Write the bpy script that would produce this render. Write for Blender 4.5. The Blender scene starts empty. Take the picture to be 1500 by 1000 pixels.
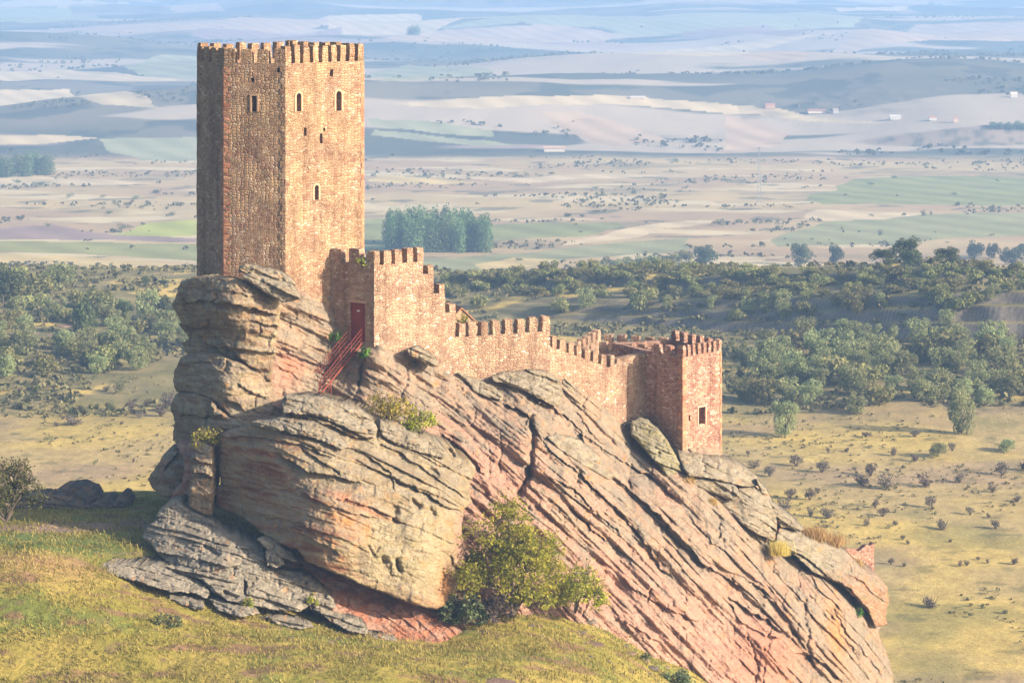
import bpy, math, random
import numpy as np
from mathutils import Vector
R = math.radians
sc = bpy.context.scene
col = sc.collection
random.seed(5)
RNG = np.random.RandomState(11)

# ------------------------------------------------------------------ camera
FPX, CZ, VH = 3640.0, 100.0, -60.0        # focal length in photo pixels, eye height, horizon row
cam_d = bpy.data.cameras.new('camera')
cam_d.sensor_width = 36.0
cam_d.lens = FPX / 1500 * 36
cam_d.shift_y = (VH - 500) / 1500.0
cam_d.clip_start = 1.0
cam_d.clip_end = 30000
cam = bpy.data.objects.new('camera', cam_d)
cam.location = (0, 0, CZ)
cam.rotation_euler = (R(90), 0, 0)
col.objects.link(cam)
sc.camera = cam

def pix(u, v, Y):
    """world point seen at photo pixel (u,v) at distance Y"""
    u = np.asarray(u, float); v = np.asarray(v, float); Y = np.asarray(Y, float)
    return np.stack(np.broadcast_arrays((u - 750) / FPX * Y, Y, CZ - (v - VH) / FPX * Y), -1)

# ------------------------------------------------------------------ noise
_P = np.random.RandomState(3).permutation(512)
_P = np.concatenate([_P, _P, _P])
_G = np.random.RandomState(4).normal(size=(512, 3)); _G /= np.linalg.norm(_G, axis=1)[:, None]
def perlin(x, y, z=0.0):
    x, y, z = np.broadcast_arrays(np.asarray(x, float), np.asarray(y, float), np.asarray(z, float))
    xi, yi, zi = np.floor(x).astype(int), np.floor(y).astype(int), np.floor(z).astype(int)
    xf, yf, zf = x - xi, y - yi, z - zi
    xi &= 511; yi &= 511; zi &= 511
    fx, fy, fz = [t * t * t * (t * (t * 6 - 15) + 10) for t in (xf, yf, zf)]
    def g(a, b, c):
        h = _P[_P[_P[(xi + a) & 511] + ((yi + b) & 511)] + ((zi + c) & 511)]
        gr = _G[h]
        return gr[..., 0] * (xf - a) + gr[..., 1] * (yf - b) + gr[..., 2] * (zf - c)
    def L(a, b, t): return a + (b - a) * t
    return 1.6 * L(L(L(g(0,0,0), g(1,0,0), fx), L(g(0,1,0), g(1,1,0), fx), fy),
             L(L(g(0,0,1), g(1,0,1), fx), L(g(0,1,1), g(1,1,1), fx), fy), fz)
def fbm(x, y, z=0.0, o=4, gain=0.5):
    s = 0; a = 1.0; n = 0
    for i in range(o):
        f = 2.03 ** i
        s = s + a * perlin(np.asarray(x) * f + 17.3 * i, np.asarray(y) * f + 5.1 * i, np.asarray(z) * f + 9.7 * i)
        n += a; a *= gain
    return s / n
def sstep(a, b, x):
    t = np.clip((np.asarray(x, float) - a) / (b - a), 0, 1)
    return t * t * (3 - 2 * t)
def mixc(c0, c1, t):
    t = np.clip(np.asarray(t, float), 0, 1)[..., None]
    return np.asarray(c0, float) * (1 - t) + np.asarray(c1, float) * t
def hash1(i, k=0):
    return np.mod(np.sin(np.asarray(i, float) * 127.1 + k * 311.7) * 43758.5453, 1.0)

class TPS:
    """thin plate spline through scattered (x, y) -> value"""
    def __init__(self, pts, s=1.0):
        p = np.array(pts, float); self.s = s
        self.c = p[:, :2] * s; n = len(p)
        d = np.linalg.norm(self.c[:, None] - self.c[None], axis=2)
        K = np.where(d > 0, d * d * np.log(d + 1e-12), 0) + np.eye(n) * 1e-3
        Pm = np.c_[np.ones(n), self.c]
        A = np.block([[K, Pm], [Pm.T, np.zeros((3, 3))]])
        w = np.linalg.solve(A, np.r_[p[:, 2], 0, 0, 0])
        self.w, self.a = w[:n], w[n:]
    def __call__(self, x, y):
        x = np.asarray(x, float) * self.s; y = np.asarray(y, float) * self.s
        x, y = np.broadcast_arrays(x, y)
        r = self.a[0] + self.a[1] * x + self.a[2] * y
        for (cx, cy), w in zip(self.c, self.w):
            d2 = (x - cx) ** 2 + (y - cy) ** 2
            r = r + w * 0.5 * d2 * np.log(d2 + 1e-12)
        return r

def seg_dist(px, py, poly, closed=False):
    """distance to polyline, side sign of nearest segment, and arc position 0..1"""
    pts = np.array(poly, float)
    if closed: pts = np.vstack([pts, pts[:1]])
    L = np.linalg.norm(np.diff(pts, axis=0), axis=1); tot = L.sum(); acc = 0
    best = np.full(px.shape, 1e9); side = np.ones(px.shape); arc = np.zeros(px.shape)
    for i in range(len(pts) - 1):
        ax, ay = pts[i]; bx, by = pts[i + 1]
        dx, dy = bx - ax, by - ay
        t = np.clip(((px - ax) * dx + (py - ay) * dy) / (dx * dx + dy * dy + 1e-9), 0, 1)
        d = np.hypot(px - ax - t * dx, py - ay - t * dy)
        s = np.sign(dx * (py - ay) - dy * (px - ax))
        m = d < best
        best = np.where(m, d, best); side = np.where(m, s, side); arc = np.where(m, (acc + t * L[i]) / tot, arc)
        acc += L[i]
    return best, side, arc
def inside(px, py, poly):
    pts = np.array(poly, float); n = len(pts)
    r = np.zeros(np.shape(px), bool)
    j = n - 1
    for i in range(n):
        xi, yi = pts[i]; xj, yj = pts[j]
        if yi != yj:
            c = ((yi > py) != (yj > py)) & (px < (xj - xi) * (py - yi) / (yj - yi) + xi)
            r ^= c
        j = i
    return r

# ------------------------------------------------------------------ mesh helpers
def mk(name, V, F, mat=None, parent=None, colr=None, smooth=True, uv=None, link=True):
    """one mesh object from arrays; F is an (n,4)/(n,3) array or a list of such arrays / tuples"""
    me = bpy.data.meshes.new(name)
    V = np.asarray(V, float)
    if isinstance(F, np.ndarray): F = [F]
    if len(F) and isinstance(F[0], np.ndarray):
        F = [f for f in F if len(f)]
        sizes = np.concatenate([np.full(len(f), f.shape[1]) for f in F])
        loops = np.concatenate([f.ravel() for f in F]).astype(np.int32)
        me.vertices.add(len(V)); me.vertices.foreach_set('co', V.ravel())
        me.loops.add(len(loops)); me.loops.foreach_set('vertex_index', loops)
        me.polygons.add(len(sizes))
        st = np.concatenate([[0], np.cumsum(sizes)[:-1]]).astype(np.int32)
        me.polygons.foreach_set('loop_start', st)
        me.update(calc_edges=True)
    else:
        me.from_pydata([tuple(p) for p in V], [], [tuple(f) for f in F])
        loops = np.zeros(len(me.loops), np.int32); me.loops.foreach_get('vertex_index', loops)
    me.polygons.foreach_set('use_smooth', np.full(len(me.polygons), bool(smooth)))
    if colr is not None:
        a = me.attributes.new('Col', 'FLOAT_COLOR', 'POINT')
        c = np.ones((len(V), 4)); c[:, :3] = colr
        a.data.foreach_set('color', c.ravel().astype(np.float32))
    if uv is not None:                       # per vertex uv
        l = me.uv_layers.new(name='UVMap')
        l.data.foreach_set('uv', np.asarray(uv, float)[loops].ravel().astype(np.float32))
    if mat: me.materials.append(mat)
    me.validate()
    o = bpy.data.objects.new(name, me)
    if link: col.objects.link(o)
    if parent is not None: o.parent = parent
    return o

def setp(o, label=None, cat=None, group=None, kind=None):
    if label: o['label'] = label
    if cat: o['category'] = cat
    if group: o['group'] = group
    o['kind'] = kind or 'thing'
    return o
def thing(name, label, cat, loc=(0, 0, 0), rz=0.0, group=None):
    o = bpy.data.objects.new(name, None); col.objects.link(o)
    o.empty_display_size = 0.3
    o.location = tuple(map(float, loc)); o.rotation_euler = (0, 0, rz)
    return setp(o, label, cat, group)
def dup(root, loc, rz=0.0, scale=(1, 1, 1), label=None, group=None, cat=None):
    r = root.copy(); col.objects.link(r)
    r.location = tuple(map(float, loc)); r.rotation_euler = (0, 0, rz); r.scale = scale
    setp(r, label, cat, group)
    for ch in root.children:
        c = ch.copy(); col.objects.link(c); c.parent = r
        for g in ch.children:
            d = g.copy(); col.objects.link(d); d.parent = c
    return r

class MB:
    """collects boxes and tubes into one mesh"""
    def __init__(s): s.v = []; s.f = []
    def box(s, c, x, y, z):
        """c centre, x/y/z half axis vectors"""
        c, x, y, z = [np.array(t, float) for t in (c, x, y, z)]
        b = len(s.v)
        for i, j, k in ((-1,-1,-1),(1,-1,-1),(1,1,-1),(-1,1,-1),(-1,-1,1),(1,-1,1),(1,1,1),(-1,1,1)):
            s.v.append(c + i * x + j * y + k * z)
        for q in ((0,3,2,1),(4,5,6,7),(0,1,5,4),(1,2,6,5),(2,3,7,6),(3,0,4,7)):
            s.f.append(tuple(b + t for t in q))
        return s
    def tube(s, pts, rad, n=6):
        pts = [np.array(p, float) for p in pts]
        if np.isscalar(rad): rad = [rad] * len(pts)
        b = len(s.v)
        for i, p in enumerate(pts):
            t = pts[min(i + 1, len(pts) - 1)] - pts[max(i - 1, 0)]
            t = t / (np.linalg.norm(t) + 1e-9)
            a = np.cross(t, (0, 0, 1) if abs(t[2]) < 0.9 else (1, 0, 0)); a /= np.linalg.norm(a)
            c = np.cross(t, a)
            for k in range(n):
                an = 2 * math.pi * k / n
                s.v.append(p + rad[i] * (math.cos(an) * a + math.sin(an) * c))
        for i in range(len(pts) - 1):
            for k in range(n):
                s.f.append((b + i * n + k, b + i * n + (k + 1) % n, b + (i + 1) * n + (k + 1) % n, b + (i + 1) * n + k))
        s.f.append(tuple(b + k for k in range(n))[::-1])
        s.f.append(tuple(b + (len(pts) - 1) * n + k for k in range(n)))
        return s
    def build(s, name, mat, parent=None, smooth=False, colr=None):
        return mk(name, np.array(s.v), s.f, mat, parent, smooth=smooth, colr=colr)

# ------------------------------------------------------------------ materials
class NT:
    def __init__(s, name):
        s.m = bpy.data.materials.new(name); s.m.use_nodes = True
        s.t = s.m.node_tree; s.n = s.t.nodes; s.n.clear()
        s.out = s.n.new('ShaderNodeOutputMaterial')
    def node(s, typ, **kw):
        n = s.n.new(typ)
        for k, v in kw.items():
            if k.startswith('i_'):
                key = k[2:]
                key = int(key) if key.isdigit() else key.replace('_', ' ')
                if hasattr(v, 'links') and hasattr(v, 'is_output'): s.t.links.new(v, n.inputs[key])
                else: n.inputs[key].default_value = v
            else: setattr(n, k, v)
        return n
    def link(s, a, b): s.t.links.new(a, b)
    def noise(s, vec, scale, detail=4, rough=0.55, dist=0.0):
        n = s.node('ShaderNodeTexNoise', i_Scale=scale, i_Detail=detail, i_Roughness=rough, i_Distortion=dist)
        if vec is not None: s.link(vec, n.inputs['Vector'])
        return n
    def math(s, op, a, b=0.0, c=0.0):
        n = s.n.new('ShaderNodeMath'); n.operation = op
        for i, x in enumerate((a, b, c)):
            if hasattr(x, 'is_output'): s.link(x, n.inputs[i])
            else: n.inputs[i].default_value = x
        return n.outputs[0]
    def mix(s, fac, a, b, blend='MIX'):
        n = s.n.new('ShaderNodeMix'); n.data_type = 'RGBA'; n.blend_type = blend
        for sock, x in ((n.inputs['Factor'], fac), (n.inputs[6], a), (n.inputs[7], b)):
            if hasattr(x, 'is_output'): s.link(x, sock)
            elif isinstance(x, (int, float)): sock.default_value = x
            else: sock.default_value = (*x, 1)
        return n.outputs[2]
    def ramp(s, fac, stops, interp='LINEAR'):
        n = s.n.new('ShaderNodeValToRGB'); n.color_ramp.interpolation = interp
        e = n.color_ramp.elements
        while len(e) < len(stops): e.new(0.5)
        for q, (p, c) in zip(e, stops):
            q.position = p; q.color = (*c, 1) if len(c) == 3 else c
        s.link(fac, n.inputs['Fac'])
        return n.outputs['Color']
    def bsdf(s, colr, rough=0.9, normal=None, spec=0.25):
        b = s.node('ShaderNodeBsdfPrincipled')
        if hasattr(colr, 'is_output'): s.link(colr, b.inputs['Base Color'])
        else: b.inputs['Base Color'].default_value = (*colr, 1)
        b.inputs['Roughness'].default_value = rough
        b.inputs['Specular IOR Level'].default_value = spec
        if normal is not None: s.link(normal, b.inputs['Normal'])
        s.link(b.outputs[0], s.out.inputs['Surface'])
        return b
    def bump(s, h, dist, strength=1.0, normal=None):
        n = s.node('ShaderNodeBump', i_Distance=dist, i_Strength=strength)
        s.link(h, n.inputs['Height'])
        if normal is not None: s.link(normal, n.inputs['Normal'])
        return n.outputs[0]

def mat_plain(name, c, rough=0.7, var=0.25, scale=6.0, metal=0.0):
    t = NT(name); g = t.node('ShaderNodeNewGeometry').outputs['Position']
    n = t.noise(g, scale, 4)
    cc = t.mix(n.outputs['Fac'], [x * (1 - var) for x in c], [min(1, x * (1 + var)) for x in c])
    b = t.bsdf(cc, rough, t.bump(n.outputs['Fac'], 0.01)); b.inputs['Metallic'].default_value = metal
    return t.m

def mat_col(name, sc1, sc2, b1, b2, var=0.35, rough=0.95):
    """vertex colour times two scales of grain, with matching bump"""
    t = NT(name); p = t.node('ShaderNodeNewGeometry').outputs['Position']
    a = t.node('ShaderNodeVertexColor', layer_name='Col').outputs['Color']
    n1 = t.noise(p, sc1, 5, 0.6); n2 = t.noise(p, sc2, 5, 0.65)
    f1 = t.math('MULTIPLY_ADD', n1.outputs['Fac'], 2 * var, 1 - var)
    f2 = t.math('MULTIPLY_ADD', n2.outputs['Fac'], 2 * var, 1 - var)
    f = t.math('MULTIPLY', f1, f2)
    cmb = t.node('ShaderNodeCombineColor')
    for i in range(3): t.link(f, cmb.inputs[i])
    c = t.mix(1.0, a, cmb.outputs[0], 'MULTIPLY')
    nr = t.bump(n1.outputs['Fac'], b1)
    nr = t.bump(n2.outputs['Fac'], b2, 1.0, nr)
    t.bsdf(c, rough, nr, 0.15)
    return t.m

def mat_rock():
    t = NT('sandstone'); p = t.node('ShaderNodeNewGeometry').outputs['Position']
    a = t.node('ShaderNodeVertexColor', layer_name='Col').outputs['Color']
    n1 = t.noise(p, 1.3, 6, 0.62); n2 = t.noise(p, 7.0, 5, 0.65)
    n4 = t.noise(p, 22.0, 4, 0.7); n5 = t.noise(p, 3.2, 5, 0.65)
    mp = t.node('ShaderNodeMapping', i_Rotation=(0.25, 0.55, 0.0), i_Scale=(0.5, 0.6, 5.0)); t.link(p, mp.inputs['Vector'])
    n3 = t.noise(mp.outputs[0], 0.9, 5, 0.6, 0.6)         # thin bedding bands
    vo = t.node('ShaderNodeTexVoronoi', feature='DISTANCE_TO_EDGE', i_Scale=0.55); 
    wp = t.noise(p, 0.9, 3); mv = t.node('ShaderNodeVectorMath', operation='MULTIPLY_ADD'); 
    t.link(wp.outputs['Color'], mv.inputs[0]); mv.inputs[1].default_value = (1.6, 1.6, 1.6); t.link(p, mv.inputs[2])
    t.link(mv.outputs[0], vo.inputs['Vector'])
    crack = t.math('MINIMUM', t.math('MULTIPLY', vo.outputs['Distance'], 16.0), 1.0)
    f = t.math('MULTIPLY', t.math('MULTIPLY_ADD', n1.outputs['Fac'], 0.7, 0.65), t.math('MULTIPLY_ADD', n2.outputs['Fac'], 1.1, 0.5))
    f = t.math('MULTIPLY', f, t.math('MULTIPLY_ADD', n3.outputs['Fac'], 0.6, 0.7))
    f = t.math('MULTIPLY', f, t.math('MULTIPLY_ADD', n4.outputs['Fac'], 0.9, 0.55))
    pit = t.node('ShaderNodeTexVoronoi', feature='SMOOTH_F1', i_Scale=2.6); t.link(mv.outputs[0], pit.inputs['Vector'])
    cmb = t.node('ShaderNodeCombineColor')
    for i in range(3): t.link(f, cmb.inputs[i])
    c = t.mix(1.0, a, cmb.outputs[0], 'MULTIPLY')
    nr = t.bump(crack, 0.05, 0.5)
    nr = t.bump(n3.outputs['Fac'], 0.09, 1.0, nr)
    nr = t.bump(n1.outputs['Fac'], 0.14, 1.0, nr)
    nr = t.bump(pit.outputs['Distance'], 0.09, 1.0, nr)
    nr = t.bump(n5.outputs['Fac'], 0.20, 1.0, nr)
    nr = t.bump(n2.outputs['Fac'], 0.12, 1.0, nr)
    nr = t.bump(n4.outputs['Fac'], 0.035, 1.0, nr)
    t.bsdf(c, 0.95, nr, 0.12)
    return t.m

def mat_masonry(name, sw, sh, stops, mortar, tint_lo=None, zsplit=None, rnd=0.8, yellow=0.25, depth=0.07, moss=0.0):
    """rubble stonework in wall metres (UV): voronoi stones with recessed mortar"""
    t = NT(name)
    uv = t.node('ShaderNodeUVMap', uv_map='UVMap').outputs['UV']
    p = t.node('ShaderNodeNewGeometry').outputs['Position']
    wn = t.noise(uv, 1.1, 2); mv = t.node('ShaderNodeVectorMath', operation='MULTIPLY_ADD')
    t.link(wn.outputs['Color'], mv.inputs[0]); mv.inputs[1].default_value = (0.25, 0.12, 0); t.link(uv, mv.inputs[2])
    def stones(w, h, r):
        mp = t.node('ShaderNodeMapping', i_Scale=(1 / w, 1 / h, 1)); t.link(mv.outputs[0], mp.inputs['Vector'])
        v1 = t.node('ShaderNodeTexVoronoi', feature='F1', voronoi_dimensions='2D', i_Scale=1.0, i_Randomness=r); t.link(mp.outputs[0], v1.inputs['Vector'])
        v2 = t.node('ShaderNodeTexVoronoi', feature='DISTANCE_TO_EDGE', voronoi_dimensions='2D', i_Scale=1.0, i_Randomness=r); t.link(mp.outputs[0], v2.inputs['Vector'])
        return v1.outputs['Color'], v2.outputs['Distance']
    c1, e1 = stones(sw, sh, rnd)
    c2, e2 = stones(sw * 0.55, sh * 0.62, 0.9)
    sel = t.math('GREATER_THAN', t.noise(uv, 0.45, 2).outputs['Fac'], 0.54)
    rc = t.mix(sel, c1, c2); ed = t.mix(sel, e1, e2)
    sep = t.node('ShaderNodeSeparateColor'); t.link(rc, sep.inputs[0])
    st = t.ramp(sep.outputs[0], stops)
    big = t.noise(uv, 0.22, 4, 0.6)
    cp = t.ramp(t.noise(uv, 0.5, 3).outputs['Fac'], [(0.3, (0.76, 0.70, 0.72)), (0.5, (1.0, 1.0, 1.0)), (0.7, (1.22, 1.20, 1.12))])
    st = t.mix(1.0, st, cp, 'MULTIPLY')
    st = t.mix(t.math('MULTIPLY', t.math('SUBTRACT', big.outputs['Fac'], 0.42), yellow * 3.0), st, (0.42, 0.29, 0.11))
    grain = t.noise(p, 14.0, 4, 0.7)
    cmb = t.node('ShaderNodeCombineColor')
    gf = t.math('MULTIPLY_ADD', grain.outputs['Fac'], 0.8, 0.6)
    for i in range(3): t.link(gf, cmb.inputs[i])
    st = t.mix(1.0, st, cmb.outputs[0], 'MULTIPLY')
    mask = t.node('ShaderNodeMapRange', i_1=0.02, i_2=0.10); t.link(ed, mask.inputs[0])
    c = t.mix(mask.outputs[0], mortar, st)
    sm = t.node('ShaderNodeMapping', i_Scale=(1.1, 0.10, 1)); t.link(uv, sm.inputs['Vector'])     # rain streaks below the battlements
    sk = t.ramp(t.noise(sm.outputs[0], 1.0, 4, 0.6).outputs['Fac'], [(0.34, (0.66, 0.60, 0.58)), (0.5, (1, 1, 1)), (0.68, (1.14, 1.14, 1.12))])
    c = t.mix(0.75, c, t.mix(1.0, c, sk, 'MULTIPLY'))
    if moss:
        mn = t.noise(uv, 0.6, 5, 0.65)
        mr = t.node('ShaderNodeMapRange', i_1=0.60, i_2=0.72, i_4=moss); t.link(mn.outputs['Fac'], mr.inputs[0])
        c = t.mix(mr.outputs[0], c, (0.20, 0.20, 0.05))
    h = t.node('ShaderNodeMapRange', i_1=0.0, i_2=0.22); t.link(ed, h.inputs[0])
    hh = t.math('ADD', h.outputs[0], t.math('MULTIPLY', sep.outputs[1], 0.6))
    hh = t.math('ADD', hh, t.math('MULTIPLY', grain.outputs['Fac'], 0.35))
    t.bsdf(c, 0.95, t.bump(hh, depth), 0.15)
    return t.m

def mat_leaf(name, c, c2, trans=0.3):
    t = NT(name)
    a = t.node('ShaderNodeVertexColor', layer_name='Col').outputs['Color']
    sp = t.node('ShaderNodeSeparateColor'); t.link(a, sp.inputs[0])
    cc = t.mix(sp.outputs[0], c, c2)
    oi = t.node('ShaderNodeObjectInfo').outputs['Random']
    hs = t.node('ShaderNodeHueSaturation', i_Saturation=0.95)
    t.link(cc, hs.inputs['Color']); t.link(t.math('MULTIPLY_ADD', oi, 0.5, 0.75), hs.inputs['Value'])
    t.link(t.math('MULTIPLY_ADD', oi, 0.05, 0.475), hs.inputs['Hue'])
    d = t.node('ShaderNodeBsdfDiffuse'); t.link(hs.outputs[0], d.inputs['Color'])
    tr = t.node('ShaderNodeBsdfTranslucent'); t.link(hs.outputs[0], tr.inputs['Color'])
    mx = t.node('ShaderNodeMixShader', i_0=trans); t.link(d.outputs[0], mx.inputs[1]); t.link(tr.outputs[0], mx.inputs[2])
    t.link(mx.outputs[0], t.out.inputs['Surface'])
    return t.m
# ------------------------------------------------------------------ light, sky
SUN_AZ, SUN_EL = R(65), R(22)                    # azimuth from the viewer's back towards the right
SV = Vector((math.sin(SUN_AZ) * math.cos(SUN_EL), -math.cos(SUN_AZ) * math.cos(SUN_EL), math.sin(SUN_EL)))
sl = bpy.data.lights.new('sun', 'SUN'); sl.energy = 5.0; sl.angle = R(0.6); sl.color = (1.0, 0.87, 0.70)
so = bpy.data.objects.new('sun', sl); so.rotation_euler = SV.to_track_quat('Z', 'Y').to_euler(); so.location = (60, -60, 200)
col.objects.link(so)
w = bpy.data.worlds.new('World'); sc.world = w; w.use_nodes = True
nt = w.node_tree; bg = nt.nodes['Background']
sky = nt.nodes.new('ShaderNodeTexSky'); sky.sky_type = 'NISHITA'; sky.sun_disc = False
sky.sun_elevation = SUN_EL; sky.sun_rotation = math.atan2(SV.x, SV.y)
sky.air_density = 1.0; sky.dust_density = 3.0; sky.ozone_density = 1.0
nt.links.new(sky.outputs[0], bg.inputs['Color']); bg.inputs['Strength'].default_value = 0.125
vs = sc.view_settings
vs.view_transform = 'Standard'; vs.look = 'None'; vs.gamma = 1.0; vs.exposure = 1.0
sc.cycles.use_denoising = True
sc.cycles.max_bounces = 5; sc.cycles.diffuse_bounces = 3; sc.cycles.volume_bounces = 1
sc.cycles.transparent_max_bounces = 6

# ------------------------------------------------------------------ ground shape
FORE = [  # photo pixel u, v and distance Y of foreground ground points
 (0,1000,150),(200,1000,150),(400,1000,150),(550,1000,151),(700,1000,154),(850,1000,160),(950,1000,168),(1060,1003,181),
 (0,900,157),(150,900,158),(300,905,162),(420,915,164.5),(540,930,166),(640,938,168),(720,912,172),(800,905,175),(880,918,178),(950,952,180),
 (0,812,166),(60,811,166),(130,822,167),(180,850,165.5),(240,872,165),(330,892,165),
 (0,790,172),(120,795,173),(220,812,171),(230,780,177),(100,762,180),(0,765,180),(0,738,187),(100,740,187),(200,745,185),(245,730,188),
 (0,1150,138),(300,1160,138),(600,1180,138),(800,1200,140),(1000,1200,150),(1150,1180,165),(1250,1200,178),(1400,1250,170),(1500,1300,160),
 (-250,1000,150),(-250,800,170),(-250,740,190),(-500,900,160),(1700,1350,160),(400,760,190),(600,740,196),(800,800,198),(1000,900,200)]
def _w3(u, v, Y): p = pix(u, v, Y); return (p[0], p[1], p[2])
fore_tps = TPS([_w3(*c) for c in FORE], 0.05)
PY = np.array([100, 240, 330, 380, 440, 500, 560, 650, 800, 910, 1000, 1250, 1500, 1560, 1650, 1800, 2000, 2300, 2600, 3000, 3600, 4600, 6000, 7500, 9500], float)
PZ = np.array([30, 30, 30.5, 30, 31, 29, 27, 15, 0, -7, -9, -14, -18.5, -15, -4, -1, 2, 3, 6, 8, 11, 21, 32, 42, 62], float)
def smooth_prof(Y):
    r = 0
    for k in (-0.05, -0.025, 0, 0.025, 0.05):
        r = r + np.interp(Y * (1 + k), PY, PZ)
    return r / 5
def cliffY(X):
    return 497 - 0.72 * np.clip(X, -40, 160) + 8 * perlin(X / 47.0, 3.3) + 1.6 * perlin(X / 15.0, 7.7) + 0.7 * perlin(X / 5.0, 2.7)
def valley(X, Y):
    z = smooth_prof(Y)
    y0, y1 = (Y.min(), Y.max()) if Y.size else (0, 0)
    if y1 < 700: return _v_near(X, Y, z)
    if y0 > 700: return _v_far(X, Y, z)
    return np.where(Y < 700, _v_near(X, Y, z), _v_far(X, Y, z))
def _v_near(X, Y, z):
    # terraced rocky rise across the middle distance: cliff growing to the right
    d = Y - cliffY(X)
    h = np.clip(2.5 + 0.075 * np.clip(X + 10, 0, 200), 0, 9.5) + 1.2 * perlin(X / 23.0, 1.7)
    left = sstep(-30, -60, X)
    h = h * (1 - left) + left * 4.0
    rise = 0.3 * sstep(0, 2.2, d) + 0.27 * sstep(0, 2.2, d - 3.5 - 3 * perlin(X / 11, 9.1)) + 0.2 * sstep(0, 2, d - 8 - 4 * perlin(X / 14, 2.1)) + sstep(3.5, 30, d) * 0.23
    riseL = sstep(-60, 30, d)
    z = z + h * (rise * (1 - left) + riseL * left) * (1 - sstep(45, 130, d))
    # a second low rock band above
    z = z + 1.6 * sstep(0, 2.0, d - 26 - 6 * perlin(X / 31.0, 5.5)) * (1 - left) * (1 - sstep(40, 90, d))
    # slope coming down towards the left on the right-hand side
    z = z + 4.0 * sstep(20, 120, X) * sstep(335, 420, Y) * (1 - sstep(420, 480, Y))
    z = z + 1.0 * fbm(X / 40, Y / 40, 2.2, 3) * sstep(250, 400, Y)
    return np.minimum(z, 95)
def _v_far(X, Y, z):
    z = z + 1.0 * fbm(X / 40, Y / 40, 2.2, 3)
    # far rolling relief
    far = sstep(1480, 1700, Y)
    z = z + far * (38 * fbm(X / 640 + 3.1, Y / 480, 1.1, 2) + 5 * fbm(X / 170, Y / 170, 6.6, 2) + 0.010 * (Y - 1500) * fbm(X / 1500, Y / 700, 4.4, 2))
    z = z + sstep(700, 1000, Y) * (1 - far) * 1.2 * fbm(X / 90, Y / 120, 8.1, 3)
    # broken escarpment to the right of the far valley
    e = Y - (1520 + 60 * perlin(X / 160.0, 0.4))
    z = z + sstep(180, 300, X) * (1 - sstep(430, 520, X)) * (10 * sstep(0, 22, e) - 4 * sstep(60, 200, e))
    return np.minimum(z, 95)
def ground_z(X, Y):
    X = np.asarray(X, float); Y = np.asarray(Y, float)
    X, Y = np.broadcast_arrays(X, Y)
    zv = valley(X, Y)
    if Y.size and Y.min() > 236: return zv
    wv = sstep(190, 232, Y + 1.3 * np.clip(X - 12, 0, 40))
    Xc, Yc = np.clip(X, -75, 55), np.clip(Y, 128, 205)
    zf = fore_tps(Xc, Yc)
    zf = np.clip(zf, 20, 66)
    zf = zf + 0.22 * fbm(X / 3.0, Y / 3.0, 0.5, 4) + 0.05 * fbm(X / 0.5, Y / 0.5, 3.5, 2)
    return zf * (1 - wv) + zv * wv
_YS = np.concatenate([np.arange(212, 700, 0.5), np.arange(700, 2000, 2.0), np.arange(2000, 9400, 8.0)])
def hit(u, v, ymin=212.0):
    """where the sight line through photo pixel (u,v) meets the ground"""
    ys = _YS[_YS >= ymin] if ymin >= 212 else np.concatenate([np.arange(ymin, 212, 0.1), _YS])
    p = pix(u, v, ys)
    g = ground_z(p[:, 0], p[:, 1])
    k = np.nonzero(g >= p[:, 2])[0]
    k = k[0] if len(k) else len(ys) - 1
    return np.array([p[k, 0], p[k, 1], g[k]])

# ------------------------------------------------------------------ ground sheet, fan shaped from the viewer's hill to the far hills
v_rows = np.concatenate([np.arange(1420, 700, -1.5), np.arange(700, 480, -1.6)])
Yr = []
for v in np.arange(1500, 1010, -1.8): Yr.append(150 - (v - 1000) * 0.075)
Yr = sorted(set(np.round(Yr, 3)))
Yr = np.concatenate([Yr, np.arange(150, 200, 0.22), np.arange(200, 330, 0.8), np.geomspace(330, 400, 90), np.geomspace(400, 520, 230)[1:], np.geomspace(520, 700, 100)[1:], np.geomspace(700, 1500, 230)[1:], np.geomspace(1500, 4000, 470)[1:], np.geomspace(4000, 9300, 130)[1:]])
Yr = np.unique(Yr)
TX = np.concatenate([np.linspace(-0.36, -0.215, 60)[:-1], np.linspace(-0.215, 0.215, 760), np.linspace(0.215, 0.36, 60)[1:]])
GX = Yr[:, None] * TX[None, :]; GY = np.repeat(Yr[:, None], len(TX), 1)
GZ = np.concatenate([ground_z(GX[i:i + 60], GY[i:i + 60]) for i in range(0, len(Yr), 60)])
nr, nc = GX.shape
gu = 750 + FPX * GX / GY

# --- albedo of the ground: noise by world position, field outlines from image pixels
C = np.zeros(GX.shape + (3,))
def rows(a, b):
    global SL, X_, Y_
    SL = slice(np.searchsorted(Yr, a), np.searchsorted(Yr, b)); X_, Y_ = GX[SL], GY[SL]
def G(s, k, sy=None, o=4): return fbm(X_ / s, Y_ / (sy or s), k, o)
straw = np.array((0.46, 0.335, 0.105)); dry = np.array((0.37, 0.275, 0.12)); olive = np.array((0.17, 0.165, 0.06)); pinkearth = np.array((0.31, 0.21, 0.145))
scrubg = np.array((0.075, 0.085, 0.04))
rows(200, 665)                                     # near plain and the wooded rise
c = mixc(straw, dry, sstep(-0.15, 0.2, G(30, 1.0)))
c = mixc(c, olive, 0.5 * sstep(0.05, 0.35, G(16, 2.0)))
c = mixc(c, pinkearth, 0.55 * sstep(0.02, 0.3, G(40, 3.0, 30)))
c = mixc(c, scrubg, 0.5 * sstep(0.25, 0.45, G(5, 3.6, 3, 3)))
c = c * (1 + 0.30 * G(4, 9.0, 4, 3) + 0.25 * G(0.9, 9.5, 1.2, 2))[..., None]
rid = sstep(360, 400, Y_) * (1 - sstep(540, 600, Y_))
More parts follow.
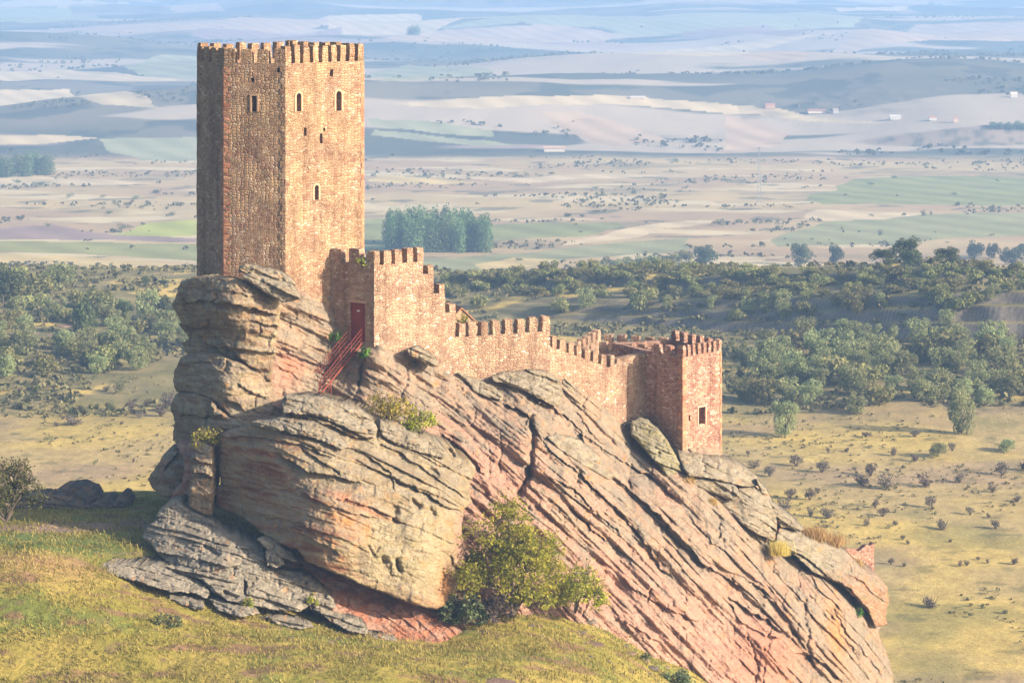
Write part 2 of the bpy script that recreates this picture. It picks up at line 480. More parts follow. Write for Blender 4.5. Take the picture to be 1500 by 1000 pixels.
c = mixc(c, mixc((0.20, 0.17, 0.085), (0.10, 0.105, 0.05), sstep(-0.2, 0.2, G(10, 4.0))), 0.8 * rid)
C[SL] = mixc(c, straw * 1.05, rid * sstep(0.12, 0.3, G(18, 4.5, 14)))
rows(600, 1505)                                    # middle plain beyond
mc = mixc((0.44, 0.33, 0.17), (0.36, 0.25, 0.145), sstep(-0.2, 0.2, G(200, 5.0, 120)))
mc = mixc(mc, (0.24, 0.19, 0.11), 0.7 * sstep(0.08, 0.3, G(70, 5.5, 50)))
mc = mixc(mc, (0.52, 0.42, 0.25), sstep(0.12, 0.25, G(110, 5.9, 40)))
mc = mixc(mc, (0.11, 0.11, 0.07), 0.7 * sstep(0.22, 0.35, G(26, 6.1, 26)))
C[SL] = mixc(C[SL], mc, sstep(600, 660, Y_))
rows(1440, 20000)                                  # far hills
fc = mixc((0.085, 0.09, 0.065), (0.17, 0.145, 0.10), sstep(-0.15, 0.25, G(420, 6.5, 240)))
fc = mixc(fc, (0.05, 0.06, 0.045), 0.8 * sstep(0.08, 0.2, G(60, 7.0, 60)))
fc = mixc(fc, (0.38, 0.31, 0.23), sstep(0.16, 0.2, G(700, 7.5, 130)))
fc = mixc(fc, (0.34, 0.25, 0.21), 0.8 * sstep(0.2, 0.24, G(900, 8.5, 220)))
C[SL] = mixc(C[SL], fc, sstep(1440, 1500, Y_))
GREEN = (0.23, 0.235, 0.095); LIME = (0.33, 0.34, 0.08); CREAM = (0.50, 0.395, 0.24); PALEG = (0.28, 0.28, 0.165); PINK = (0.42, 0.31, 0.215); MAUVE = (0.27, 0.19, 0.16); STRAW = (0.50, 0.38, 0.17); TEAL = (0.25, 0.245, 0.12); DARK = (0.06, 0.07, 0.05)
FIELDS = [
 (GREEN, [(690,331),(905,325),(920,332),(850,347),(730,352),(690,350)], 700), (GREEN, [(525,322),(568,322),(568,372),(525,372)], 700),
 (TEAL, [(530,374),(620,380),(900,357),(1010,349),(1000,366),(830,383),(720,398),(640,412),(530,412)], 700),
 (STRAW, [(690,386),(760,378),(832,381),(780,391),(700,396)], 700),
 (TEAL, [(1125,352),(1240,318),(1360,314),(1560,311),(1560,342),(1380,350),(1300,358),(1140,361)], 700),
 (GREEN, [(1250,262),(1360,258),(1560,262),(1560,303),(1390,300),(1200,300),(1175,295)], 700),
 (CREAM, [(1180,317),(1200,308),(1362,312),(1300,321),(1200,322)], 700),
 (LIME, [(170,346),(222,328),(300,321),(300,344),(240,348)], 650), (MAUVE, [(-40,335),(80,330),(165,346),(300,349),(300,355),(100,352),(-40,347)], 640),
 (olive * 1.5, [(-40,352),(300,358),(300,384),(120,371),(-40,368)], 620),
 (STRAW, [(-40,372),(110,374),(300,392),(300,404),(100,388),(-40,384)], 600),
 (STRAW, [(560,258),(640,262),(720,270),(600,270),(540,266)], 900), (CREAM, [(700,262),(900,255),(1000,257),(880,262),(760,268)], 900), (CREAM, [(0,258),(120,262),(240,270),(100,272),(-40,268)], 900),
 (CREAM, [(940,332),(1000,325),(1080,322),(1020,332),(960,338),(900,352),(830,360),(880,344)], 700),
 (CREAM, [(570,156),(640,148),(730,142),(830,141),(940,143),(1100,155),(1330,177),(1240,180),(1100,168),(950,157),(800,153),(720,160)], 1500),
 (PINK, [(790,165),(850,164),(960,194),(978,208),(900,214),(858,206)], 1450), (PALEG, [(540,174),(650,179),(722,190),(720,200),(640,196),(540,183)], 1450),
 (PALEG, [(540,190),(700,206),(760,214),(700,214),(540,198)], 1450),
 (PINK, [(560,58),(640,45),(760,37),(820,36),(880,45),(902,54),(780,62),(640,62)], 2000), (CREAM, [(480,24),(610,21),(680,28),(640,44),(560,54),(480,40)], 2000),
 (PALEG, [(640,44),(700,30),(1000,22),(1300,24),(1200,44),(1000,51),(920,52),(870,40),(760,34)], 2000),
 (PINK, [(1070,83),(1250,46),(1340,36),(1560,33),(1560,64),(1360,60),(1260,75),(1180,91),(1120,90)], 2000),
 (CREAM, [(-40,132),(100,132),(200,139),(238,157),(150,153),(-40,152)], 1450), (CREAM, [(-40,105),(100,103),(272,118),(150,119),(-40,111)], 1600),
 (PINK, [(70,43),(300,35),(480,24),(480,38),(400,50),(180,50)], 2000), (MAUVE, [(290,42),(420,52),(500,40),(500,52),(380,60),(280,52)], 2000),
 (PALEG, [(140,206),(300,199),(300,236),(210,235),(165,225)], 1400), (PALEG, [(175,96),(240,80),(300,84),(300,118),(200,110)], 1600),
 (PALEG, [(535,112),(600,95),(722,105),(692,112),(560,119)], 1700), (CREAM, [(-40,200),(80,195),(142,204),(60,211),(-40,213)], 1400),
 (CREAM, [(920,78),(1000,70),(1100,80),(1010,84)], 1800), (CREAM, [(980,75),(1180,52),(1240,48),(1100,75),(1030,84)], 2000),
 (MAUVE, [(1000,48),(1130,40),(1210,42),(1150,55),(1000,58)], 2000), (CREAM, [(-40,4),(120,1),(190,5),(100,12),(-40,10)], 3000),
 (PINK, [(240,10),(300,5),(330,18),(260,18)], 3000), (CREAM, [(1220,12),(1330,9),(1330,15),(1230,18)], 3000), (DARK, [(1330,14),(1360,4),(1385,8),(1410,20),(1370,20)], 3000),
 (PALEG, [(-40,15),(100,14),(160,28),(60,34),(-40,34)], 2400), (PINK, [(1060,168),(1100,176),(1160,196),(1120,222),(1060,225)], 1450)]
FIELD_WP = []
for c, poly, ymin in FIELDS:
    wp = np.array([hit(u, v, ymin)[:2] for u, v in poly]); FIELD_WP.append(wp)
    # corners cast from image pixels to ground so that the edges follow the relief
    y0, y1 = wp[:, 1].min(), wp[:, 1].max()
    rr = np.nonzero((Yr >= y0 - 5) & (Yr <= y1 + 5))[0]
    if not len(rr): continue
    sl_ = slice(rr[0], rr[-1] + 1)
    jx = GX[sl_] + 5 * perlin(GX[sl_] / 40, GY[sl_] / 40, 3.0); jy = GY[sl_] + 6 * perlin(GX[sl_] / 45, GY[sl_] / 60, 7.0)
    m = inside(jx, jy, wp)
    tone = 1 + 0.22 * fbm(GX[sl_] / 60, GY[sl_] / 30, len(poly) + c[0], 4) + 0.10 * np.sin((GX[sl_] * 0.7 + GY[sl_] * 0.35) / 3.0)
    C[sl_] = np.where(m[..., None], np.array(c) * tone[..., None], C[sl_])
# bare rock on steep faces of the middle distance
dzy = np.gradient(GZ, axis=0) / (np.gradient(GY, axis=0) + 1e-6)
rows(300, 640)
steep = sstep(0.35, 0.8, np.abs(dzy[SL]))
C[SL] = mixc(C[SL], mixc((0.20, 0.17, 0.14), (0.11, 0.095, 0.08), sstep(-0.3, 0.3, fbm(X_ / 5, GZ[SL] / 0.8, Y_ / 15, 4))), steep)
rows(1440, 1700)
esc = sstep(0.16, 0.3, np.abs(dzy[SL])) * (X_ > 150)
C[SL] = mixc(C[SL], mixc((0.22, 0.17, 0.13), (0.09, 0.085, 0.065), sstep(-0.15, 0.2, fbm(X_ / 9, GZ[SL] / 3, Y_ / 40, 4))), esc)
rows(0, 236)                                       # foreground turf
nearm = 1 - sstep(205, 225, Y_ + 0.6 * np.clip(X_ - 20, 0, 60))
g1, g2, g3 = G(7.0, 11, 5.0), G(2.2, 12, 1.8), G(0.7, 13, 0.7, 3)
turf = mixc((0.235, 0.20, 0.04), (0.32, 0.245, 0.06), sstep(-0.25, 0.3, g1 + 0.5 * g2))
turf = mixc(turf, (0.15, 0.165, 0.035), sstep(0.05, 0.4, G(9, 14, 5) + 0.35 * g3))
turf = mixc(turf, (0.22, 0.12, 0.075), 0.85 * sstep(0.10, 0.3, G(6.5, 15, 2.2) + 0.25 * g2))
turf = mixc(turf, (0.15, 0.10, 0.06), sstep(0.18, 0.4, g2 + 0.4 * g3) * 0.7)
sad = np.exp(-((X_ + 33) / 7.0) ** 2 - ((Y_ - 172) / 5.0) ** 2)   # greener saddle behind the mound
turf = mixc(turf, mixc((0.075, 0.145, 0.03), (0.14, 0.16, 0.05), sstep(-0.2, 0.2, g2)), np.clip(1.3 * sad, 0, 1))
pth = np.exp(-((Y_ - (177.5 + 0.22 * (X_ + 35) + 1.2 * perlin(X_ / 6, 0.3))) / 1.6) ** 2) * (X_ < -22)
turf = mixc(turf, (0.27, 0.18, 0.14), np.clip(pth * 1.1, 0, 0.9))
crest = np.exp(-((Y_ - 164.5) / 2.0) ** 2) * sstep(-25, -30, X_)
turf = mixc(turf, (0.32, 0.185, 0.095), 0.7 * crest)
C[SL] = mixc(C[SL], turf, nearm)
idx = np.arange(nr * nc).reshape(nr, nc)
GF = np.stack([idx[:-1, :-1].ravel(), idx[:-1, 1:].ravel(), idx[1:, 1:].ravel(), idx[1:, :-1].ravel()], 1)
M_ground = mat_col('turf and dry fields', 2.2, 9.0, 0.09, 0.07, 0.48)
ground = mk('ground', np.stack([GX, GY, GZ], -1).reshape(-1, 3), GF, M_ground, colr=C.reshape(-1, 3))
ground['kind'] = 'structure'

# ------------------------------------------------------------------ haze: one closed box of thin air
hz = MB().box((0, 4640, 20), (3700, 0, 0), (0, 4680, 0), (0, 0, 85)).build('haze', None)
t = NT('haze'); t.n.remove(t.out); t.out = t.n.new('ShaderNodeOutputMaterial')
pv = t.node('ShaderNodeVolumePrincipled', i_Color=(0.36, 0.60, 1.0, 1), i_Density=0.00032, i_Anisotropy=0.1)
t.link(pv.outputs[0], t.out.inputs['Volume'])
hz.data.materials.append(t.m); hz['kind'] = 'stuff'
# ------------------------------------------------------------------ castle
ST_KEEP = [(0.0, (0.235, 0.13, 0.085)), (0.2, (0.30, 0.175, 0.11)), (0.45, (0.36, 0.225, 0.14)), (0.7, (0.40, 0.265, 0.165)), (0.88, (0.34, 0.24, 0.165)), (0.97, (0.50, 0.375, 0.27))]
ST_WALL = [(0.0, (0.27, 0.16, 0.115)), (0.25, (0.34, 0.21, 0.145)), (0.5, (0.40, 0.262, 0.178)), (0.75, (0.42, 0.295, 0.195)), (0.9, (0.37, 0.275, 0.19)), (0.98, (0.58, 0.48, 0.37))]
ST_RED = [(0.0, (0.25, 0.11, 0.08)), (0.3, (0.36, 0.185, 0.13)), (0.6, (0.42, 0.245, 0.175)), (0.85, (0.44, 0.28, 0.20)), (0.985, (0.58, 0.44, 0.35))]
M_keep = mat_masonry('keep masonry', 0.33, 0.20, ST_KEEP, (0.32, 0.20, 0.12), yellow=0.35, moss=0.35, depth=0.05, rnd=0.68)
M_wall = mat_masonry('curtain wall masonry', 0.31, 0.20, ST_WALL, (0.35, 0.225, 0.14), yellow=0.14, depth=0.055)
M_red = mat_masonry('red tower masonry', 0.30, 0.165, ST_RED, (0.36, 0.225, 0.155), yellow=0.05, depth=0.05, rnd=0.72)
M_quoin = mat_masonry('quoin stone', 0.9, 0.42, [(0, (0.36, 0.15, 0.085)), (0.5, (0.45, 0.21, 0.12)), (1, (0.42, 0.24, 0.14))], (0.30, 0.19, 0.12), yellow=0.0, depth=0.03)
M_pale = mat_plain('dressed pale stone', (0.43, 0.28, 0.175), 0.9, 0.25)
M_door = mat_plain('red door paint', (0.20, 0.03, 0.02), 0.7, 0.15)
M_rail = mat_plain('red rusted steel', (0.26, 0.06, 0.04), 0.7, 0.4, 9)
M_white = mat_plain('white enamel', (0.75, 0.73, 0.7), 0.5, 0.05)
M_tile = mat_plain('clay tile', (0.36, 0.17, 0.09), 0.9, 0.3)
M_dark = mat_plain('dark grating', (0.10, 0.05, 0.04), 0.8, 0.3)

def wob(P, a=0.05):
    P = np.asarray(P, float)
    n = lambda k: fbm(P[:, 0] * 0.9 + k, P[:, 1] * 0.9, P[:, 2] * 0.9 + 2 * k, 3)
    return P + a * np.stack([n(1.3), n(5.1), 0.6 * n(9.9)], 1)
class Panels:
    def __init__(s): s.V = []; s.F = []; s.U = []; s.n = 0
    def add(s, V, F, U):
        s.V.append(np.asarray(V, float)); s.U.append(np.asarray(U, float)); s.F.append(np.asarray(F, int) + s.n); s.n += len(V)
    def quad(s, o, a, b, uo=(0, 0), step=0.3):
        """flat grid from corner o along vectors a and b"""
        o, a, b = [np.array(t, float) for t in (o, a, b)]
        la, lb = np.linalg.norm(a), np.linalg.norm(b)
        na, nb = max(1, int(la / step)), max(1, int(lb / step))
        i, j = np.meshgrid(np.linspace(0, 1, na + 1), np.linspace(0, 1, nb + 1), indexing='ij')
        V = o + i[..., None] * a + j[..., None] * b
        idx = np.arange((na + 1) * (nb + 1)).reshape(na + 1, nb + 1)
        F = np.stack([idx[:-1, :-1].ravel(), idx[1:, :-1].ravel(), idx[1:, 1:].ravel(), idx[:-1, 1:].ravel()], 1)
        s.add(V.reshape(-1, 3), F, np.stack([uo[0] + i.ravel() * la, uo[1] + j.ravel() * lb], 1))
    def face(s, A, B, z0, zt, u0=0.0, holes=(), step=0.3, rec=0.75):
        """upright wall face seen from its outer side (A left, B right); zt number or list of (s, z) for a stepped/sloping top; holes are (s0,s1,z0,z1)"""
        A, B = np.array(A, float), np.array(B, float); d = B - A; L = np.linalg.norm(d); d /= L
        nin = np.array((-d[1], d[0], 0.0)) if True else None         # into the wall
        ss = set(np.round(np.linspace(0, L, max(2, int(L / step) + 1)), 4))
        top = (lambda q: np.full(np.shape(q), zt)) if np.isscalar(zt) else (lambda q: np.interp(q, [p[0] for p in zt], [p[1] for p in zt]))
        if not np.isscalar(zt): ss |= set(round(p[0], 4) for p in zt)
        for h in holes: ss |= {round(h[0], 4), round(h[1], 4)}
        ss = np.array(sorted(x for x in ss if -2e-4 <= x <= L + 2e-4))
        zmax = float(np.max(top(ss)))
        zz = set(np.round(np.arange(z0, zmax, step), 4)) | {round(zmax, 4)}
        for h in holes: zz |= {round(h[2], 4), round(h[3], 4)}
        zz = np.array(sorted(zz))
        S, Z = np.meshgrid(ss, zz, indexing='ij')
        if not np.isscalar(zt):                                        # squeeze the rows under a sloping top
            T = top(S); Z = z0 + (Z - z0) * (T - z0) / (zmax - z0)
        V = np.stack([A[0] + d[0] * S, A[1] + d[1] * S, Z], -1)
        idx = np.arange(S.size).reshape(S.shape)
        q = np.stack([idx[:-1, :-1], idx[1:, :-1], idx[1:, 1:], idx[:-1, 1:]], -1)
        sm = 0.5 * (ss[:-1] + ss[1:])[:, None]; zm = 0.5 * (zz[:-1] + zz[1:])[None]
        keep = np.ones(q.shape[:2], bool)
        for h in holes: keep &= ~((sm > h[0]) & (sm < h[1]) & (zm > h[2]) & (zm < h[3]))
        s.add(V.reshape(-1, 3), q[keep], np.stack([u0 + S.ravel(), Z.ravel()], 1))
        for a0, a1, h0, h1 in holes:
            P = lambda q_, z_, r_: np.array((A[0] + d[0] * q_, A[1] + d[1] * q_, z_)) + nin * r_
            dz = np.array((0, 0, h1 - h0)); ds = np.array((d[0], d[1], 0)) * (a1 - a0)
            s.quad(P(a0, h0, rec), ds, dz, (u0 + a0, h0))
            s.quad(P(a0, h0, 0), nin * rec, dz, (u0 + a0, h0)); s.quad(P(a1, h0, rec), -nin * rec, dz, (u0 + a1, h0))
            s.quad(P(a0, h0, 0), ds, nin * rec, (u0 + a0, h0)); s.quad(P(a0, h1, rec), ds, -nin * rec, (u0 + a0, h1))
    def build(s, name, mat, parent=None, a=0.05):
        return mk(name, wob(np.concatenate(s.V), a), s.F, mat, parent, smooth=False, uv=np.concatenate(s.U))

def merlon(parent, A, d, s0, w_, z0, h, th, mat, name='merlon', u0=0.0):
    """one tooth of a battlement: outer face on line A + d*s"""
    n = np.array((-d[1], d[0]))
    p = Panels(); P = lambda s_, r_: np.array((A[0] + d[0] * s_ + n[0] * r_, A[1] + d[1] * s_ + n[1] * r_, z0))
    k = hash1(s0 * 7.3 + z0)
    h = h * (0.93 + 0.12 * k); zz = np.array((0, 0, h)); D = np.array((d[0], d[1], 0)) * w_; N = np.array((n[0], n[1], 0)) * th
    st = 0.22
    p.quad(P(s0, 0), D, zz, (u0 + s0, z0), st); p.quad(P(s0 + w_, 0), N, zz, (u0 + s0 + w_, z0), st)
    p.quad(P(s0 + w_, th), -D, zz, (u0 + s0, z0), st); p.quad(P(s0, th), -N, zz, (u0 + s0 - th, z0), st)
    p.quad(P(s0, 0) + zz, D, N, (u0 + s0, z0 + h), st)
    V = np.concatenate(p.V)
    c = V.mean(0); top = sstep(0.55, 1.0, (V[:, 2] - z0) / h)          # worn shoulders
    V[:, :2] += (c[:2] - V[:, :2]) * (0.07 * top * (1 + 0.8 * fbm(V[:, 0] * 2, V[:, 1] * 2, V[:, 2] * 2, 2)))[:, None]
    V[:, 2] -= 0.07 * top * (0.5 + perlin(V[:, 0] * 2.5, V[:, 1] * 2.5, 1.0))
    return mk(name, wob(V, 0.09), p.F, mat, parent, smooth=False, uv=np.concatenate(p.U))
def merlons(parent, A, B, z0, h, th, count, frac, mat, s_a=0.0, s_b=None, u0=0.0, zline=None):
    A, B = np.array(A, float), np.array(B, float); L = np.linalg.norm(B - A); d = (B - A) / L
    s_b = L if s_b is None else s_b
    per = (s_b - s_a + (s_b - s_a) / count * (1 - frac)) / count
    for i in range(count):
        s0 = s_a + i * per; ww = per * frac
        z = z0 if zline is None else float(np.interp(s0 + ww / 2, [q[0] for q in zline], [q[1] for q in zline]))
        merlon(parent, A, d, s0, ww, z - 0.02, h, th, mat, u0=u0)
def s_at(A, B, u):
    """distance along wall face A-B where photo column u meets it"""
    A, B = np.array(A, float), np.array(B, float); L = np.linalg.norm(B - A); d = (B - A) / L
    k = (u - 750) / FPX
    return (k * A[1] - A[0]) / (d[0] - k * d[1])
def hole_at(A, B, u, v, wpx, hpx):
    A, B = np.array(A, float), np.array(B, float); L = np.linalg.norm(B - A); d = (B - A) / L
    s0, s1 = s_at(A, B, u - wpx / 2), s_at(A, B, u + wpx / 2)
    Y = A[1] + d[1] * (s0 + s1) / 2
    z = CZ - (v - VH) / FPX * Y; h = hpx / FPX * Y
    return (s0, s1, z - h / 2, z + h / 2)
def inset(poly, t_):
    """shrink a counter-clockwise (from above) footprint"""
    P = np.array(poly, float); n = len(P); out = []
    for i in range(n):
        a, b, c = P[i - 1], P[i], P[(i + 1) % n]
        d1 = (b - a) / np.linalg.norm(b - a); d2 = (c - b) / np.linalg.norm(c - b)
        n1, n2 = np.array((-d1[1], d1[0])), np.array((-d2[1], d2[0]))
        m = (n1 + n2); m = m / np.dot(m, n1)
        out.append(b + m * t_ if np.dot(m, m) < 9 else b + n1 * t_)
    return np.array(out)
def prism(pan, poly, z0, ztop, par=0.6, sink=1.3, holes={}):
    P = np.array(poly, float); I = inset(P, par); n = len(P); u = 0
    for i in range(n):
        A, B = P[i], P[(i + 1) % n]; a, b = I[i], I[(i + 1) % n]
        pan.face(A, B, z0, ztop, u, holes.get(i, ())); 
        L = np.linalg.norm(B - A)
        k = max(1, int(L / 0.3)); t_ = np.linspace(0, 1, k + 1)
        top = np.concatenate([np.c_[A + (B - A) * t_[:, None], np.full(k + 1, ztop)], np.c_[a + (b - a) * t_[:, None], np.full(k + 1, ztop)]])
        F = [(j, j + 1, k + 2 + j, k + 1 + j) for j in range(k)]
        pan.add(top, F, np.c_[np.r_[u + t_ * L, u + t_ * L], np.r_[np.full(k + 1, ztop), np.full(k + 1, ztop + par)]])
        pan.face(b, a, ztop - sink, ztop, u + 50)
        u += L
    c = I.mean(0); fl = np.c_[np.vstack([I, c]), np.full(n + 1, ztop - sink)]
    for i in range(n): pan.add(fl[[i, (i + 1) % n, n, n]], [(0, 1, 2, 3)], fl[[i, (i + 1) % n, n, n]][:, :2])
def quoin(parent, A, d1, d2, z0, z1, w_, mat, proud=0.025):
    """corner stones: alternating long and short dressed blocks round a wall corner A (d1, d2 point along the two faces)"""
    p = Panels(); A = np.array(A, float); z = z0; i = 0
    out = -(np.array(d1) + np.array(d2)); out = out / np.linalg.norm(out)
    O = A + out * proud * 1.4
    while z < z1 - 0.05:
        h = min(0.38 + 0.14 * hash1(i, 2), z1 - z); la, lb = (w_, w_ * 0.62) if i % 2 else (w_ * 0.62, w_)
        a3, b3 = np.array((*d1, 0)) * la, np.array((*d2, 0)) * lb; zz = np.array((0, 0, h - 0.02)); o3 = np.array((*O, z))
        p.quad(o3 + a3, -a3, zz, (i * 1.7, z)); p.quad(o3, b3, zz, (i * 1.7 + 0.8, z)); p.quad(o3 + a3 + zz, -a3, b3, (0, z)); p.quad(o3 + a3, b3, -a3, (0, z))
        z += h; i += 1
    return p.build('corner_quoin', mat, parent, 0.02)
def window_frame(parent, A, B, h, mat, arch=True, wid=0.17, name='window'):
    """dressed stone surround of an opening, standing slightly proud; round arch covers the square head of the hole"""
    A, B = np.array(A, float), np.array(B, float); d = (B - A) / np.linalg.norm(B - A); nin = np.array((-d[1], d[0]))
    s0, s1, z0, z1 = h; c = (s0 + s1) / 2; r = (s1 - s0) / 2
    inn = [(s0, z0)] + ([(c - r * math.cos(a), z1 - r + r * math.sin(a)) for a in np.linspace(0, math.pi, 9)] if arch else [(s0, z1), (s1, z1)]) + [(s1, z0)]
    ro = r + wid
    outp = [(s0 - wid, z0)] + ([(c - ro * math.cos(a), z1 - r + ro * math.sin(a)) for a in np.linspace(0, math.pi, 9)] if arch else [(s0 - wid, z1 + wid), (s1 + wid, z1 + wid)]) + [(s1 + wid, z0)]
    V = []; n = len(inn)
    for off in (-0.05, 0.06):
        for lst in (inn, outp):
            for s_, z_ in lst: V.append((A[0] + d[0] * s_ + nin[0] * off, A[1] + d[1] * s_ + nin[1] * off, z_))
    F = []
    for i in range(n - 1):
        F += [(i, n + i, n + i + 1, i + 1), (i, i + 1, 2 * n + i + 1, 2 * n + i), (n + i, 3 * n + i, 3 * n + i + 1, n + i + 1)]
    return mk(name, V, F, mat, parent, smooth=False)

# footprints (counter-clockwise from above)
C1, C2, C3, C4, C5 = (-24.15, 190.3), (-21.59, 186.2), (-16.87, 185.0), (-11.34, 190.2), (-17.4, 196.5)
W0, W1, W2, W3 = (-10.29, 185.5), (-3.67, 190.7), (2.98, 193.8), (10.73, 200.3)
WG = (-13.78, 187.95)                                   # where the gate wall meets the keep
T1, T2, T3, T4 = (13.53, 197.0), (16.9, 200.4), (13.6, 206.4), (8.2, 204.4)

# --- keep
keep = thing('castle_keep', 'tall stone keep with battlements and slit windows on the left end of the crag', 'castle tower', (-17.5, 190.5, 68))
KZ0, KZT = 64.0, 92.2
hR = [hole_at(C3, C4, u, v, a, b) for u, v, a, b in ((437.5, 150, 7, 27), (496, 148, 8, 29), (447, 193, 3.5, 12), (470.5, 203, 4, 15), (463.5, 282, 6, 22), (486, 107, 5, 10), (475, 190, 3, 5))]
hM = [hole_at(C2, C3, u, v, a, b) for u, v, a, b in ((372.5, 152, 8, 23), (370, 117, 5, 6), (334, 106, 5, 9), (409, 103, 6, 7))]
pk = Panels(); prism(pk, [C1, C2, C3, C4, C5], KZ0, KZT, 0.6, 1.4, {2: hR, 1: hM})
inv = lambda o, par: (setattr(o, 'parent', par), setattr(o, 'matrix_parent_inverse', par.matrix_world.inverted()))
def under(root, objs=None):
    """keep world placement of the parts that were built in world coordinates"""
    bpy.context.view_layer.update()
    for ch in list(root.children):
        ch.matrix_parent_inverse = root.matrix_world.inverted()
pk.build('wall', M_keep, keep, 0.06)
merlons(keep, C3, C4, KZT, 1.35, 0.55, 9, 0.60, M_keep, u0=30)
merlons(keep, C2, C3, KZT - 0.02, 1.15, 0.55, 4, 0.66, M_keep, u0=20)
merlons(keep, C1, C2, KZT, 1.2, 0.55, 4, 0.8, M_keep, u0=10)
merlons(keep, C4, C5, KZT, 1.35, 0.55, 7, 0.6, M_keep, u0=40)
merlons(keep, C5, C1, KZT, 1.35, 0.55, 8, 0.6, M_keep, u0=50)
for h in (hR[0], hR[1], hR[4]): window_frame(keep, C3, C4, h, M_pale)
window_frame(keep, C2, C3, hM[0], M_pale, False, 0.12)
def unit(a, b): q = np.array(b, float) - np.array(a, float); return q / np.linalg.norm(q)
quoin(keep, C2, unit(C2, C1), unit(C2, C3), 68.0, KZT - 0.3, 0.55, M_quoin)
quoin(keep, C3, unit(C3, C2), unit(C3, C4), 74.0, KZT - 0.1, 0.45, M_keep)
quoin(keep, C4, unit(C4, C3), unit(C4, C5), 74.0, KZT - 0.1, 0.35, M_quoin)
under(keep)

# --- gate wall: short shaded side with the red door, long side stepping down to the right
gate = thing('gate_wall', 'stepped stone wall beside the keep, a red door in its shaded short side', 'castle wall', (W0[0], W0[1], 70))
GZ0, GT = 64.0, 77.1
pg = Panels()
dh = hole_at(WG, W0, 524.0, 472, 22, 56)
pg.face(WG, W0, GZ0, GT, 0, [dh], rec=0.30)
Lg = float(np.linalg.norm(np.subtract(W1, W0)))
st = [s_at(W0, W1, u) for u in (620, 635, 652, 667)]
tops = [(0, GT), (st[0], GT), (st[0] + 0.01, GT - 1.0), (st[1], GT - 1.0), (st[1] + 0.01, GT - 2.55), (st[2], GT - 2.55), (st[2] + 0.01, GT - 4.1), (st[3], GT - 4.1), (st[3] + 0.01, 71.05), (Lg, 71.05)]
zs = [p[1] for p in tops]
dg = unit(W0, W1); ng = np.array((-dg[1], dg[0]))
def stepped(pan, A, d, n, secs, z0, th, u0):
    """row of wall sections of different heights, each with front, back, top and its free ends"""
    for i, (a, b, zt) in enumerate(secs):
        P = lambda s_, r_: np.array((A[0] + d[0] * s_ + n[0] * r_, A[1] + d[1] * s_ + n[1] * r_))
        pan.face(P(a, 0), P(b, 0), z0, zt, u0 + a); pan.face(P(b, th), P(a, th), z0, zt, u0 + a + 60)
        D = np.array((*(d * (b - a)), 0)); N = np.array((*(n * th), 0))
        pan.quad(np.array((*P(a, 0), zt)), D, N, (u0 + a, zt))
        zn = secs[i + 1][2] if i + 1 < len(secs) else z0
        if zn < zt: pan.quad(np.array((*P(b, 0), zn)), N, np.array((0, 0, zt - zn)), (u0 + b, zn))
        zp = secs[i - 1][2] if i else z0
        if zp < zt and i: pan.quad(np.array((*P(a, th), zp)), -N, np.array((0, 0, zt - zp)), (u0 + a, zp))
stepped(pg, W0, dg, ng, [(0, st[0], GT), (st[0], st[1], GT - 1.0), (st[1], st[2], GT - 2.55), (st[2], st[3], GT - 4.1), (st[3], Lg, 71.05)], GZ0, 0.9, 10)
dw = unit(WG, W0); nw = np.array((-dw[1], dw[0]))
Lw = float(np.linalg.norm(np.subtract(W0, WG)))
pg.quad(np.array((*WG, GT)), np.array((*(dw * Lw), 0)), np.array((*(nw * 0.9), 0)), (0, GT))
pg.face(np.array(W0) + nw * 0.9 , np.array(WG) + nw * 0.9, GZ0, GT, 80)
pg.build('wall', M_wall, gate, 0.06)
for u0_, u1_ in ((483, 499), (511, 526), (536, 547.5)):
    a, b = s_at(WG, W0, u0_), s_at(WG, W0, u1_); merlon(gate, np.array(WG), dw, a, b - a, GT - 0.02, 1.15, 0.7, M_wall, u0=3)
for u0_, u1_ in ((548.5, 556), (562, 573), (579, 589), (596, 605), (611.5, 620)):
    a, b = s_at(W0, W1, u0_), s_at(W0, W1, u1_); merlon(gate, np.array(W0), dg, a, b - a, GT - 0.02, 1.12, 0.7, M_wall, u0=10)
for (u0_, u1_), z in zip(((627, 635), (644, 652), (658.5, 667), (673, 680)), (GT - 1.0, GT - 2.55, GT - 4.1, 71.05)):
    a, b = s_at(W0, W1, u0_), s_at(W0, W1, u1_); merlon(gate, np.array(W0), dg, a, b - a, z - 0.02, 1.05 if z < 72 else 0.72, 0.7, M_wall, u0=10)
# door leaf with its small white notice
def on_wall(A, d, n, s_, r_, z): return np.array((A[0] + d[0] * s_ + n[0] * r_, A[1] + d[1] * s_ + n[1] * r_, z))
A_ = np.array(WG); zc = (dh[2] + dh[3]) / 2; wd = (dh[1] - dh[0]) / 2; hd = (dh[3] - dh[2]) / 2
d3, n3 = np.array((*dw, 0)), np.array((*nw, 0))
md = MB().box(on_wall(A_, dw, nw, (dh[0] + dh[1]) / 2, 0.16, zc), d3 * (wd - 0.01), n3 * 0.05, (0, 0, hd - 0.01))
for k in (-1, 1): md.box(on_wall(A_, dw, nw, (dh[0] + dh[1]) / 2 + k * (wd - 0.07), 0.10, zc), d3 * 0.05, n3 * 0.012, (0, 0, hd - 0.02))
for zk in (dh[2] + 0.1, zc, dh[3] - 0.1): md.box(on_wall(A_, dw, nw, (dh[0] + dh[1]) / 2, 0.102, zk), d3 * (wd - 0.13), n3 * 0.009, (0, 0, 0.06))
door = md.build('door', M_door, gate)
MB().box(on_wall(A_, dw, nw, (dh[0] + dh[1]) / 2, 0.085, zc + 0.85), d3 * 0.13, n3 * 0.01, (0, 0, 0.05)).build('notice_plate', M_white, door)
